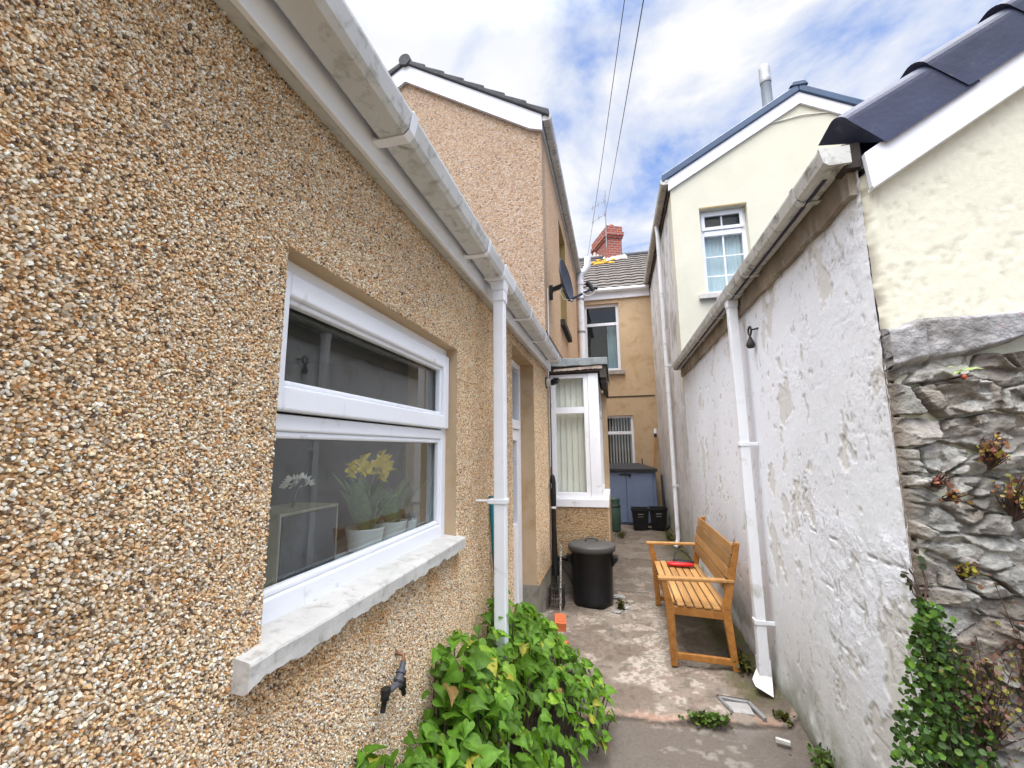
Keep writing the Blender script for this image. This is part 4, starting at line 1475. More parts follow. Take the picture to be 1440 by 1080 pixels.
rel = 0.010 * (n1_ - 0.5) + 0.005 * (n2_ - 0.5) * (0.25 + near) + 0.0035 * (n3_ - 0.5) * (0.10 + near) + 0.005 * (n5_ - 0.5) * (0.06 + near)
# block courses showing faintly through the coats near the corner
jm = np.zeros_like(Y)
for zc in (0.42, 0.66, 0.90, 1.13, 1.36, 1.60, 1.83, 2.06):
    d = Z - zc - 0.03 * (fbm(Y * 4, Y * 0 + zc, 4, 77) - 0.5)
    msk = near * sstep(0.52, 0.57, fbm(Y * 7, Y * 0 + zc * 5, 4, 78))
    jm = np.maximum(jm, np.exp(-(d / 0.004) ** 2) * msk)
rel -= 0.006 * jm
# thin ridged trowel marks at several directions
for sc_, sd_, am in ((7, 80, 0.002), (13, 180, 0.0018)):
    rdg = np.abs(fbm(Y * sc_ + 3, Z * sc_ * 0.8, 4, sd_, 0.6) - 0.5)
    rel += am * sstep(0.035, 0.0, rdg) * near * sstep(0.42, 0.55, fbm(Y * 3, Z * 3, 3, sd_ + 3))
crk = np.abs(fbm(Y * 4 + 11, Z * 4 + 5, 5, 82, 0.6) - 0.5)
crm = sstep(0.006, 0.001, crk) * sstep(0.50, 0.58, n4_) * (0.3 + near).clip(0, 1)
crm = np.maximum(crm, 0.5 * jm)
rel -= 0.005 * crm
# flaked patches
flk = fbm(Y * 3.2 + 2, Z * 2.2 + 8, 6, 84, 0.58)
zone = np.exp(-((Y - 2.75) / 0.38) ** 2) * np.exp(-((Z - 1.55) / 0.5) ** 2) * 0.10 + np.exp(-((Y - 4.2) / 0.8) ** 2) * np.exp(-((Z - 0.75) / 0.4) ** 2) * 0.05
fm = sstep(0.650, 0.656, flk + zone)
rel -= 0.004 * fm
rim = sstep(0.636, 0.650, flk + zone) - fm
rel += 0.002 * rim
chips = sstep(0.705, 0.715, fbm(Y * 24, Z * 12, 4, 86, 0.55) + 0.04 * near - 0.02)
rel -= 0.004 * chips
c = np.broadcast_to(np.array([0.83, 0.835, 0.87]), (*Y.shape, 3)).copy()
c = mxc(c, [0.76, 0.765, 0.79], 0.8 * sstep(0.45, 0.62, n1_))
c = mxc(c, [0.84, 0.85, 0.90], 0.7 * sstep(0.52, 0.66, n2_) * near)
c = mxc(c, [0.66, 0.63, 0.585], 0.8 * fm)
c = mxc(c, [0.68, 0.66, 0.63], 0.5 * sstep(0.54, 0.66, n4_) * near)
c = mxc(c, [0.24, 0.21, 0.18], 0.85 * crm)
c = mxc(c, [0.50, 0.47, 0.43], 0.7 * chips)
low = sstep(0.95, 0.12, Z + 0.7 * (n1_ - 0.5) + 0.3 * (n2_ - 0.5))
c = mxc(c, [0.58, 0.565, 0.53], 0.65 * low)
c = mxc(c, [0.50, 0.49, 0.47], 0.35 * sstep(3.2, 5.0, Y) * sstep(1.9, 0.8, Z))
base = sstep(0.34, 0.02, Z + 0.35 * (n2_ - 0.5))
c = mxc(c, [0.085, 0.10, 0.03], 0.75 * base * sstep(0.42, 0.58, n4_))
c = mxc(c, [0.16, 0.14, 0.11], 0.7 * sstep(0.12, 0.0, Z))
ww = mesh_np('wall', np.stack([RX - rel - 0.02 * sstep(0.25, 0.0, Z), Y, Z], -1).reshape(-1, 3), [grid_faces(*Y.shape)[:, ::-1]], M['peeling'], lt, True, {'col': c.reshape(-1, 3), 'rough': near.ravel()})
mb = MB()
mb.box(RX + 0.03, RX + 0.28, LY + 0.03, CY - 0.002, 0, 2.62)
mb.build('inner_leaf', M['mortar'], ww)
# cream gable end above the rubble wall
xs = np.arange(0, 2.6, 0.008)
zs = np.arange(1.93, 4.2, 0.008)
X, Z = np.meshgrid(xs, zs, indexing='ij')
X0 = RX + 0.002 + 0.022 * (fbm(Z * 14, Z * 0 + 2, 4, 90) - 0.35)
Xw = X0 + X
keep_top = 2.515 + (Xw - RX) * 0.634
Zc = np.minimum(Z, keep_top + 0.05)
pit = sstep(0.655, 0.68, fbm(Xw * 42, Z * 26, 3, 93))
rel = 0.002 * (fbm(Xw * 3, Z * 3, 2, 91) - 0.5) + 0.0025 * (fbm(Xw * 40, Z * 40, 3, 92, 0.6) - 0.5) - 0.002 * pit
edge = np.exp(-(X / 0.02) ** 2)
yy = LY - 0.012 - rel + edge * 0.022
cg = np.broadcast_to(np.array([0.65, 0.62, 0.50]), (*X.shape, 3)).copy()
cg = mxc(cg, [0.52, 0.49, 0.38], 0.45 * pit)
cg = mxc(cg, [0.62, 0.59, 0.475], 0.6 * sstep(0.48, 0.62, fbm(Xw * 3, Z * 3, 4, 94)))
cg = mxc(cg, [0.30, 0.26, 0.20], 0.8 * sstep(0.03, 0.0, X) * sstep(0.45, 0.6, fbm(Z * 22, Z * 0, 3, 95)))
mesh_np('gable_render', np.stack([Xw, yy, Zc], -1).reshape(-1, 3), [grid_faces(*X.shape)], M['whitewash'], lt, True, {'col': cg.reshape(-1, 3)}, None)
mb = MB()
mb.prism([(RX + 0.03, 1.0), (3.6, 1.0), (3.6, 4.18), (RX + 0.03, 2.55)], 'y', LY + 0.012, LY + 0.25)
mb.build('gable_core', M['cream_rough'], ww)
# roof and verge
SR = 0.634
mb = MB()
for k in range(13):
    y = LY + 0.06 + k * 0.35
    mb.prism([(0.86, 2.60), (3.6, 2.60 + SR * 2.74), (3.6, 2.69 + SR * 2.74), (0.86, 2.69)], 'y', y, min(y + 0.352, CY - 0.01))
mb.build('roof', M['slate_paint'], lt)
vt = MB()
import_dirs = Vector((1, 0, SR)).normalized()
nrm = Vector((-SR, 0, 1)).normalized()


def verge_unit(mbv, s0, L_, lift):
    """one dry-verge cap: half-round front edge, thicker at its lower lip"""
    o = Vector((0.884, 0, 2.715)) + import_dirs * s0
    rows = []
    for (s, k) in ((0.0, 1.0), (0.05, 1.0), (L_, 0.90)):
        row = []
        for j in range(9):
            a = -0.35 + j * (math.pi * 0.5 + 0.5) / 8
            # cross-section: wraps from under the front face over the top
            dy = -0.085 * math.cos(a) * k
            dn = (-0.150 if j == 0 else 0.02 + (0.055 * math.sin(a) - 0.02)) * k
            p = o + import_dirs * s + nrm * (dn + lift * (1 - s / L_))
            # curved lower lip on the front face
            if s == 0.0:
                p -= import_dirs * (0.0 if j else -0.035)
            row.append((p.x, LY - 0.005 + dy * 0.75, p.z))
        p = o + import_dirs * s + nrm * (0.045 * k + lift * (1 - s / L_))
        row.append((p.x, LY + 0.12, p.z))
        rows.append(row)
    n = len(rows[0])
    v = [p for r in rows for p in r]
    fs = [(i * n + k, i * n + k + 1, (i + 1) * n + k + 1, (i + 1) * n + k) for i in range(2) for k in range(n - 1)]
    mbv.add(v, fs, False)
    mbv.add(rows[0], [tuple(range(n))[::-1]])
    mbv.add(rows[2], [tuple(range(n))])


for k in range(9):
    verge_unit(vt, 0.05 + 0.325 * k, 0.40, 0.028)
vt.build('verge_caps', M['slate_paint'], lt)
mb = MB()
bx0, bx1 = 0.966, 3.5
mb.prism([(bx0, 2.495), (bx1, 2.495 + SR * (bx1 - bx0)), (bx1, 2.66 + SR * (bx1 - bx0)), (bx0 - 0.01, 2.635)], 'y', LY - 0.05, LY - 0.026)
mb.prism([(bx0 + 0.002, 2.489), (bx1, 2.489 + SR * (bx1 - bx0)), (bx1, 2.502 + SR * (bx1 - bx0)), (bx0 + 0.002, 2.502)], 'y', LY - 0.0505, LY - 0.012)
mb.build('bargeboard', M['barge'], lt, 0.003)
mb = MB()
mb.box(0.90, 0.96, LY - 0.02, LY + 0.05, 2.60, 2.70)
mb.build('eaves_void', M['dark_timber'], lt)
# passage eaves
mb = MB()
n = 60
bot = [(LY + 0.012 + (CY - 0.03 - LY) * i / n, 2.505 + 0.010 * math.sin(i * 1.3) * random.random()) for i in range(n + 1)]
mb.prism(bot + [(CY - 0.02, 2.70), (LY + 0.012, 2.70)], 'x', 0.921, 0.948)
mb.build('fascia', M['brown_timber'], lt)
mb = MB()
gutter_channel(mb, 0.914, 0.826, 2.612, 2.680, LY - 0.03, CY - 0.03)
g4 = mb.build('gutter', M['upvc_grim'], lt)
for y in (2.02, 2.85, 3.75, 4.55, 5.35, 6.05):
    gutter_bracket(0.914, 0.826, 0.921, 2.612, 2.680, y).build('gutter_bracket', M['upvc_dirty'], g4, 0.002)
mb = MB()
gutter_channel(mb, 0.917, 0.822, 2.607, 2.681, 3.20, 3.45)
mb.build('running_outlet', M['upvc_dirty'], g4)
mb = MB()
PX0, PX1, PY = 0.838, 0.900, 3.29
mb.box(PX0, PX1, PY, PY + 0.062, 0.17, 2.56)
mb.prism([(PX0 - 0.004, 2.55), (PX1 + 0.004, 2.55), (PX1 + 0.01, 2.606), (PX0 - 0.006, 2.606)], 'y', PY - 0.006, PY + 0.068)
# shoe kicked out towards the path
sh0 = [(PX0 - 0.005, PY - 0.005), (PX1 + 0.005, PY - 0.005), (PX1 + 0.005, PY + 0.067), (PX0 - 0.005, PY + 0.067)]
top = [(x, y, 0.20) for x, y in sh0]
mid = [(x, y, 0.10 + 0.02 * i) for i, (x, y) in zip((0, 0, 1, 1), sh0)]
end = [(PX0 - 0.050, PY - 0.055, 0.060), (PX1 - 0.015, PY - 0.075, 0.012), (PX1 + 0.0, PY - 0.005, 0.012), (PX0 - 0.050, PY + 0.015, 0.07)]
v = top + mid + end
mb.add(v, [(i, (i + 1) % 4, 4 + (i + 1) % 4, 4 + i) for i in range(4)] + [(4 + i, 4 + (i + 1) % 4, 8 + (i + 1) % 4, 8 + i) for i in range(4)] + [(8, 9, 10, 11)])
dp3 = mb.build('downpipe', M['pipe_white'], lt, 0.005)
for z in (0.42, 1.57):
    c_ = MB()
    c_.box(PX0 - 0.006, PX1 + 0.006, PY - 0.006, PY, z - 0.014, z + 0.014)
    c_.box(PX0 - 0.006, PX0, PY, PY + 0.062, z - 0.014, z + 0.014)
    c_.box(PX1, RX, PY - 0.006, PY + 0.004, z - 0.012, z + 0.012)
    c_.build('pipe_clip', M['pipe_white'], dp3, 0.002)

# ------------------------------------------------------------------ right: rubble stone wall below the cream gable
rw = thing('rubble_wall', 'old grey rubble stone wall with a cracked concrete band on top, at the right edge', 'stone wall', (1.4, LY, 0))


def rubble():
    xs = np.arange(RX - 0.004, 2.0, 0.0040)
    zs = np.arange(-0.05, 1.86, 0.0040)
    X, Z = np.meshgrid(xs, zs, indexing='ij')
    wx = X + 0.035 * (fbm(X * 12, Z * 12, 5, 110, 0.6) - 0.5)
    wz = Z + 0.035 * (fbm(X * 9 + 5, Z * 14, 5, 112, 0.6) - 0.5) + 0.05 * (vnoise(X * 1.6, Z * 0 + 3, 113) - 0.5)
    sx, sz = [], []
    r2 = np.random.default_rng(5)
    z = -0.05
    while z < 1.95:
        h = r2.choice([0.035, 0.055, 0.075, 0.11, 0.15])
        x = RX - 0.2 + r2.random() * 0.1
        while x < 2.2:
            w = h * r2.uniform(1.1, 3.0)
            sx.append(x + w / 2)
            sz.append(z + h / 2 + r2.normal(0, h * 0.24))
            x += w
        z += h
    sx, sz = np.array(sx), np.array(sz)
    tl = r2.normal(0, 1, len(sx))
    d1 = np.full(X.shape, 9.0)
    d2 = np.full(X.shape, 9.0)
    idx = np.zeros(X.shape, int)
    for k in range(len(sx)):
        if True:
            d = np.sqrt((wx - sx[k]) ** 2 + ((wz - sz[k]) * 2.1 + 0.35 * tl[k] * (wx - sx[k])) ** 2)
        m1 = d < d1
        d2 = np.where(m1, d1, np.minimum(d2, d))
        idx = np.where(m1, k, idx)
        d1 = np.where(m1, d, d1)
    e = d2 - d1
    nS = len(sx)
    # broken facets inside each stone
    fx_ = r2.uniform(RX - 0.1, 2.05, 900)
    fz_ = r2.uniform(-0.1, 1.95, 900)
    f1 = np.full(X.shape, 9.0, np.float32)
    fi = np.zeros(X.shape, int)
    ux = (X + 0.02 * (fbm(X * 22, Z * 22, 3, 141) - 0.5)).astype(np.float32)
    uz = (Z + 0.02 * (fbm(X * 22 + 7, Z * 22, 3, 142) - 0.5)).astype(np.float32)
    for k in range(900):
        d = (ux - fx_[k]) ** 2 + ((uz - fz_[k]) * 1.9) ** 2
        m1 = d < f1
        fi = np.where(m1, k, fi)
        f1 = np.where(m1, d, f1)
    facet = r2.normal(0, 0.22, 900)[fi] * (X - fx_[fi]) + r2.normal(0, 0.30, 900)[fi] * (Z - fz_[fi]) + r2.normal(0, 0.0045, 900)[fi]
    dep = r2.uniform(-0.006, 0.034, nS)[idx]
    tx = r2.normal(0, 0.09, nS)[idx] * (X - sx[idx])
    tz = r2.normal(0, 0.12, nS)[idx] * (Z - sz[idx])
    jw = 0.006 + 0.012 * fbm(X * 4, Z * 6, 3, 143)
    body = sstep(jw * 0.5, jw * 0.5 + 0.013, e)
    rough = 0.010 * (fbm(X * 14, Z * 20, 5, 115, 0.62) - 0.5) + 0.008 * (fbm(X * 60, Z * 70, 4, 118, 0.65) - 0.5) + facet
    open_j = sstep(0.50, 0.55, fbm(X * 3, Z * 9, 4, 119))
    y = (LY - 0.01) + (0.012 + 0.065 * open_j + 0.012 * (fbm(X * 50, Z * 50, 3, 144) - 0.5)) * (1 - body) - body * (dep * 0.8 + tx + tz + rough)
    el = sstep(0.045, 0.0, X - RX + 0.02 * (fbm(Z * 16, Z * 0, 3, 127) - 0.5))
    y = y * (1 - el) + (LY + 0.006 - 0.006 * fbm(X * 40, Z * 40, 3, 128)) * el
    cs = np.array([(0.34, 0.325, 0.295), (0.29, 0.28, 0.255), (0.36, 0.345, 0.31), (0.28, 0.26, 0.23), (0.39, 0.375, 0.34), (0.25, 0.22, 0.185)])
    c = cs[r2.integers(0, len(cs), nS)][idx]
    c = c * (0.62 + 0.75 * fbm(X * 18, Z * 26, 6, 121, 0.65))[..., None]
    c = mxc(c, [0.47, 0.465, 0.43], 0.6 * sstep(0.55, 0.60, fbm(X * 11, Z * 11, 6, 123, 0.6)))
    c = mxc(c, [0.20, 0.155, 0.125], 0.6 * sstep(0.65, 0.70, fbm(X * 7 + 3, Z * 7, 5, 125)))
    c = mxc(c, [0.05, 0.042, 0.036], 0.9 * (1 - sstep(0.002, 0.016, e)) * (0.12 + 0.88 * open_j))
    c = mxc(c, [0.31, 0.285, 0.25], 0.85 * (1 - body) * (1 - open_j))
    c = mxc(c, [0.42, 0.40, 0.37], 0.7 * sstep(0.54, 0.60, fbm(X * 5 + 2, Z * 5, 6, 129, 0.6)) * (0.6 + 0.4 * (1 - body)))
    c = mxc(c, [0.20, 0.155, 0.115], 0.85 * el)
    c = c * np.array([0.86, 0.855, 0.84])
    return X, y, Z, c


X, y, Z, c = rubble()
mesh_np('stonework', np.stack([X, y, Z], -1).reshape(-1, 3), [grid_faces(*X.shape)], M['stone'], rw, True, {'col': c.reshape(-1, 3)})
mb = MB()
mb.box(RX + 0.012, 2.5, LY + 0.075, LY + 0.25, 0, 1.9)
mb.box(2.0, 2.5, LY - 0.02, LY + 0.075, 0, 1.98)
mb.build('wall_core', M['mortar'], rw)
xs = np.arange(RX - 0.006, 2.0, 0.006)
zt = np.linspace(0, 1, 26)
X, T = np.meshgrid(xs, zt, indexing='ij')
ztop = 1.965 + 0.03 * sstep(RX + 0.03, RX + 0.12, X) + 0.008 * (fbm(X * 12, X * 0, 3, 130) - 0.5)
zbot = 1.835 + 0.085 * sstep(1.12, 1.4, X) + 0.03 * (fbm(X * 9, X * 0 + 4, 4, 131) - 0.5) - 0.02 * np.exp(-((X - RX) / 0.05) ** 2)
Z = zbot + (ztop - zbot) * T
prof = np.clip(np.minimum(T, 1 - T) * 9, 0, 1) ** 0.5
yb = LY - 0.002 - 0.040 * prof - 0.014 * (fbm(X * 9, Z * 9, 4, 132) - 0.5) - 0.008 * (fbm(X * 34, Z * 34, 4, 133) - 0.5)
yb += 0.015 * np.exp(-((X - 1.075 - 0.01 * (fbm(Z * 20, Z * 0, 2, 134) - 0.5)) / 0.005) ** 2)
c = np.broadcast_to(np.array([0.30, 0.288, 0.288]), (*X.shape, 3)).copy()
c = mxc(c, [0.225, 0.212, 0.20], 0.8 * sstep(1.10, 1.05, X))
c = mxc(c, [0.20, 0.185, 0.17], 0.7 * sstep(0.52, 0.62, fbm(X * 14, Z * 14, 5, 135)))
c = mxc(c, [0.37, 0.355, 0.35], 0.6 * sstep(0.54, 0.64, fbm(X * 7, Z * 7, 5, 136)))
c = mxc(c, [0.46, 0.33, 0.31], 0.5 * sstep(0.64, 0.70, fbm(X * 5 + 4, Z * 8, 4, 137)))
X = X.copy()
X[0] = X[2]
X[1] = X[2]
yb[0] = LY + 0.03
mesh_np('concrete_band', np.stack([X, yb, Z], -1).reshape(-1, 3), [grid_faces(*X.shape)], M['stone'], rw, True, {'col': c.reshape(-1, 3)})

# ------------------------------------------------------------------ things on and by the walls
# satellite dish on the flank of the tall house
sdh = thing('satellite_dish', 'dark blue satellite dish on a bracket at the corner of the tall pebbledashed house', 'satellite dish', (WX, 5.25, 3.5))
nrm_ = Vector((0.95, -0.185, 0.16)).normalized()
side = nrm_.cross(Vector((0, 0, 1))).normalized()
upv = side.cross(nrm_).normalized()
dc = Vector((-0.505, 5.22, 3.655))
mb = MB()
N_, Rg = 36, 7
rows = []
for i in range(Rg + 1):
    r = i / Rg
    for k in range(N_):
        a = 2 * math.pi * k / N_
        rows.append(dc + side * (0.235 * r * math.cos(a)) + upv * (0.275 * r * math.sin(a)) - nrm_ * (0.055 * (1 - r * r)))
fs = [(i * N_ + k, i * N_ + (k + 1) % N_, (i + 1) * N_ + (k + 1) % N_, (i + 1) * N_ + k) for i in range(Rg) for k in range(N_)]
mb.add(rows, fs, True)
mb.add([p - nrm_ * 0.012 for p in rows], [f[::-1] for f in fs], True)
rim = [dc + side * (0.237 * math.cos(a)) + upv * (0.277 * math.sin(a)) - nrm_ * 0.005 for a in [2 * math.pi * k / N_ for k in range(N_ + 1)]]
mb.tube(rim, 0.008, 6, caps=False)
mb.build('reflector', M['navy'], sdh)
foot = dc - upv * 0.27
lnb = Vector((-0.20, 5.12, 3.475))
mb = MB()
mb.bar(foot - nrm_ * 0.03, lnb, 0.028, 0.022)
mb.bar(foot - nrm_ * 0.03, dc - upv * 0.1 - nrm_ * 0.075, 0.03, 0.02)
mb.build('feed_arm', M['navy'], sdh, 0.003)
mb = MB()
mb.tube([lnb + Vector((0.02, 0, -0.02)), lnb + Vector((-0.02, 0, 0.05)), lnb + Vector((-0.055, 0.0, 0.085))], [0.028, 0.03, 0.036], 12)
mb.tube([lnb + Vector((0.0, 0, 0.015)), lnb + Vector((0.075, 0.0, 0.005))], 0.022, 10)
mb.build('receiver', M['black_plastic'], sdh)
mb = MB()
back = dc - nrm_ * 0.07 - upv * 0.05
mb.bar(back, (WX + 0.05, 5.27, 3.57), 0.05, 0.05)
mb.bar((WX + 0.001, 5.27, 3.63), (WX + 0.001, 5.27, 3.43), 0.09, 0.02, up=(0, 1, 0))
mb.bar((WX + 0.05, 5.27, 3.58), (WX + 0.01, 5.27, 3.47), 0.035, 0.035)
mb.build('bracket', M['black_plastic'], sdh, 0.004)
mb = MB()
mb.tube([back, back + Vector((-0.03, -0.05, -0.10)), back + Vector((0.02, -0.06, -0.2)), foot + Vector((0.02, -0.02, -0.01))], 0.006, 6)
mb.tube([lnb + Vector((0.05, 0, 0)), lnb + Vector((0.03, 0, -0.06)), lnb + Vector((-0.06, 0.01, -0.085)), lnb + Vector((-0.13, 0.01, -0.02))], 0.006, 6)
mb.build('cable_loop', M['cable_white'], sdh)
mb = MB()
mb.tube([(WX + 0.012, 5.03, 3.50), (WX + 0.014, 5.02, 3.2), (WX + 0.012, 5.03, 2.98), (WX + 0.012, 4.96, 2.62)], 0.007, 6)
mb.tube([(WX + 0.012, 4.955, 2.50), (WX + 0.012, 4.955, 2.0), (WX + 0.012, 4.955, 1.35)], 0.006, 6)
tag(mb.build('wall_cable', M['cable_white']), 'thin white cable running down the corner below the satellite dish', 'cable')

# soil vent pipe at the far end of the flank
sv = thing('vent_pipe', 'fat grey-white vent pipe elbowing past the far gutter behind the satellite dish', 'pipe', (-0.63, 9.75, 0))
mb = MB()
mb.tube([(-0.64, 9.75, 0.0), (-0.64, 9.75, 5.38)], 0.072, 18)
mb.build('stack', M['pipe_white'], sv)
mb = MB()
mb.tube([(-0.64, 9.75, 5.38), (-0.635, 9.75, 5.50), (-0.60, 9.75, 5.58), (-0.50, 9.75, 5.70), (-0.455, 9.75, 5.78), (-0.445, 9.75, 6.0)], 0.075, 18)
mb.tube([(-0.64, 9.75, 5.33), (-0.64, 9.75, 5.42)], 0.084, 18)
mb.tube([(-0.57, 9.75, 5.615), (-0.53, 9.75, 5.665)], 0.083, 18)
mb.build('elbow', M['pipe_white'], sv)
for z in (4.2, 4.98):
    mb = MB()
    mb.tube([(-0.64, 9.75, z - 0.02), (-0.64, 9.75, z + 0.02)], 0.082, 18)
    mb.box(WX, -0.66, 9.73, 9.77, z - 0.015, z + 0.015)
    mb.build('pipe_clip', M['grey_metal'], sv)

# security light
sl = thing('security_light', 'small round wall light with white base and black head beside the bay window', 'wall light', (WX, 4.80, 2.29))
mb = MB()
mb.tube([(WX + 0.0, 4.80, 2.293), (WX + 0.014, 4.80, 2.293)], 0.068, 20)
mb.build('back_plate', M['black_plastic'], sl)
mb = MB()
mb.tube([(WX + 0.014, 4.80, 2.293), (WX + 0.062, 4.80, 2.293)], 0.042, 18)
mb.build('base', M['lamp_white'], sl, 0.004)
mb = MB()
mb.tube([(WX + 0.062, 4.80, 2.293), (WX + 0.085, 4.79, 2.293), (WX + 0.12, 4.77, 2.31)], [0.036, 0.036, 0.04], 14)
mb.bar((WX + 0.11, 4.775, 2.30), (WX + 0.150, 4.76, 2.325), 0.05, 0.03)
mb.build('lamp_head', M['black_plastic'], sl)

# outside tap with hose splitter, low on the near wall
tp = thing('outdoor_tap', 'black plastic outdoor tap fitting on a copper stub low on the pebbledashed wall', 'tap', (WX, 1.34, 0.82))
mb = MB()
mb.tube([(WX - 0.02, 1.415, 0.885), (WX + 0.03, 1.412, 0.885), (WX + 0.032, 1.405, 0.865)], 0.006, 8)
mb.build('pipe_stub', M['copper'], tp)
mb = MB()
mb.tube([(WX + 0.034, 1.405, 0.868), (WX + 0.036, 1.385, 0.842), (WX + 0.038, 1.362, 0.825)], [0.008, 0.0125, 0.0125], 12)
mb.tube([(WX + 0.036, 1.390, 0.848), (WX + 0.0365, 1.383, 0.841)], 0.0165, 12)
mb.tube([(WX + 0.037, 1.372, 0.833), (WX + 0.0375, 1.365, 0.827)], 0.0155, 12)
mb.tube([(WX + 0.038, 1.385, 0.808), (WX + 0.038, 1.362, 0.822), (WX + 0.036, 1.33, 0.824), (WX + 0.034, 1.295, 0.83)], 0.010, 10)
mb.build('valve', M['tap_grey'], tp)
for (a, b_, nme) in (((WX + 0.034, 1.295, 0.832), (WX + 0.038, 1.272, 0.785), 'outlet'), ((WX + 0.038, 1.387, 0.815), (WX + 0.044, 1.395, 0.775), 'outlet')):
    mb = MB()
    a, b_ = Vector(a), Vector(b_)
    mb.tube([a, a.lerp(b_, 0.45), a.lerp(b_, 0.46), b_], [0.0125, 0.013, 0.0085, 0.0075], 12)
    mb.tube([a + Vector((0, 0, 0.008)), a - Vector((0, 0, 0.006))], 0.015, 12)
    mb.build(nme, M['black_plastic'], tp)

# teal hose end behind the downpipe
mb = MB()
mb.tube([(WX + 0.02, 2.50, 1.28), (WX + 0.022, 2.505, 1.15), (WX + 0.025, 2.53, 0.98), (WX + 0.03, 2.6, 0.6)], 0.014, 10)
tag(mb.build('garden_hose', M['teal']), 'teal hose hanging on the wall behind the white downpipe', 'hose')

# black sleeved pole in the corner
po = thing('covered_parasol', 'tall closed black parasol in a sleeve, standing in the corner beside the bay', 'parasol', (-0.70, 4.83, 0))
mb = MB()
mb.tube([(-0.692, 4.84, 1.27), (-0.692, 4.84, 1.25), (-0.692, 4.84, 1.19), (-0.690, 4.84, 1.03), (-0.690, 4.84, 0.93)], [0.008, 0.024, 0.034, 0.033, 0.03], 12)
mb.tube([(-0.690, 4.84, 0.92), (-0.689, 4.84, 0.72), (-0.687, 4.83, 0.45), (-0.682, 4.82, 0.32), (-0.68, 4.81, 0.22)], [0.025, 0.025, 0.03, 0.035, 0.04], 12)
mb.build('sleeve', M['black_pipe'], po)
mb = MB()
mb.tube([(-0.690, 4.84, 0.905), (-0.690, 4.84, 0.93)], 0.029, 12)
mb.build('white_band', M['pipe_white'], po)
mb = MB()
mb.tube([(-0.68, 4.81, 0.25), (-0.68, 4.81, 0.0)], 0.016, 10)
mb.build('pole', M['iron'], po)
mb = MB()
mb.tube([(-0.72 + 0.018 * math.cos(a), 4.81, 1.15 + 0.028 * math.sin(a)) for a in [k * math.pi / 6 for k in range(13)]], 0.004, 6)
mb.build('strap_ring', M['grey_metal'], po)

# paint-flaked rod and wire basket
mb = MB()
mb.tube([(-0.578, 4.5, 0.60), (-0.583, 4.47, 0.3), (-0.588, 4.42, 0.0)], 0.009, 8)
tag(mb.build('metal_rod', M['rust_bar']), 'thin white-painted rusty rod leaning up from the wire basket', 'rod')
wb = MB()
for z in (0.03, 0.09, 0.13, 0.20):
    wb.tube([(-0.70, 4.44, z), (-0.56, 4.44, z), (-0.56, 4.58, z), (-0.70, 4.58, z), (-0.70, 4.44, z)], 0.0045, 6)
for k in range(7):
    x = -0.70 + 0.14 * k / 6
    wb.tube([(x, 4.44, 0.02), (x, 4.44, 0.20)], 0.003, 5)
    wb.tube([(x, 4.58, 0.02), (x, 4.58, 0.20)], 0.003, 5)
    y_ = 4.44 + 0.14 * k / 6
    wb.tube([(-0.70, y_, 0.02), (-0.70, y_, 0.20)], 0.003, 5)
    wb.tube([(-0.56, y_, 0.02), (-0.56, y_, 0.20)], 0.003, 5)
    wb.tube([(x, 4.44, 0.02), (x, 4.58, 0.02)], 0.003, 5)
tag(wb.build('wire_basket', M['iron']), 'small black wire basket on the ground at the foot of the corner', 'basket')
mb = MB()
mb.tube([(-0.72, 4.94, 0.375), (-0.40, 4.94, 0.36), (-0.3, 4.94, 0.355)], 0.024, 12)
mb.tube([(-0.60, 4.94, 0.37), (-0.55, 4.94, 0.367)], 0.03, 12)
tag(mb.build('waste_pipe', M['black_pipe']), 'black waste pipe running along the bay base behind the dustbin', 'pipe')
mb = MB()
mb.tube([(-0.66, 4.93, 0.35), (-0.60, 4.90, 0.27), (-0.52, 4.88, 0.16), (-0.46, 4.87, 0.04)], 0.006, 6)
mb.tube([(-0.67, 4.93, 0.27), (-0.60, 4.92, 0.268)], 0.005, 6)
tag(mb.build('loose_cable', M['cable_black']), 'thin dark cable sagging across the plinth behind the dustbin', 'cable')

# terracotta edging bricks at the far end of the plant bed
for i, (x, y, rz, lab) in enumerate(((-0.545, 4.05, 0.15, 'orange terracotta brick at the far tip of the leafy bed'),
                                     (-0.50, 3.62, 0.6, 'broken terracotta brick half hidden among the leaves'))):
    b_ = MB()
    w, l, h = 0.10, (0.20 if i == 0 else 0.13), 0.075
    b_.box(-w / 2, w / 2, -l / 2, l / 2, 0, h)
    b_.prism([(-w / 2 + 0.02, h), (w / 2 - 0.02, h), (w / 2 - 0.025, h + 0.004), (-w / 2 + 0.025, h + 0.004)], 'y', -l / 2 + 0.03, l / 2 - 0.03)
    o = b_.build('terracotta_brick', M['terracotta'], None, 0.008)
    o.location = (x, y, 0.0)
    o.rotation_euler = (0.05, 0.06, rz)
    tag(o, lab, 'brick', 'terracotta bricks by the bed')

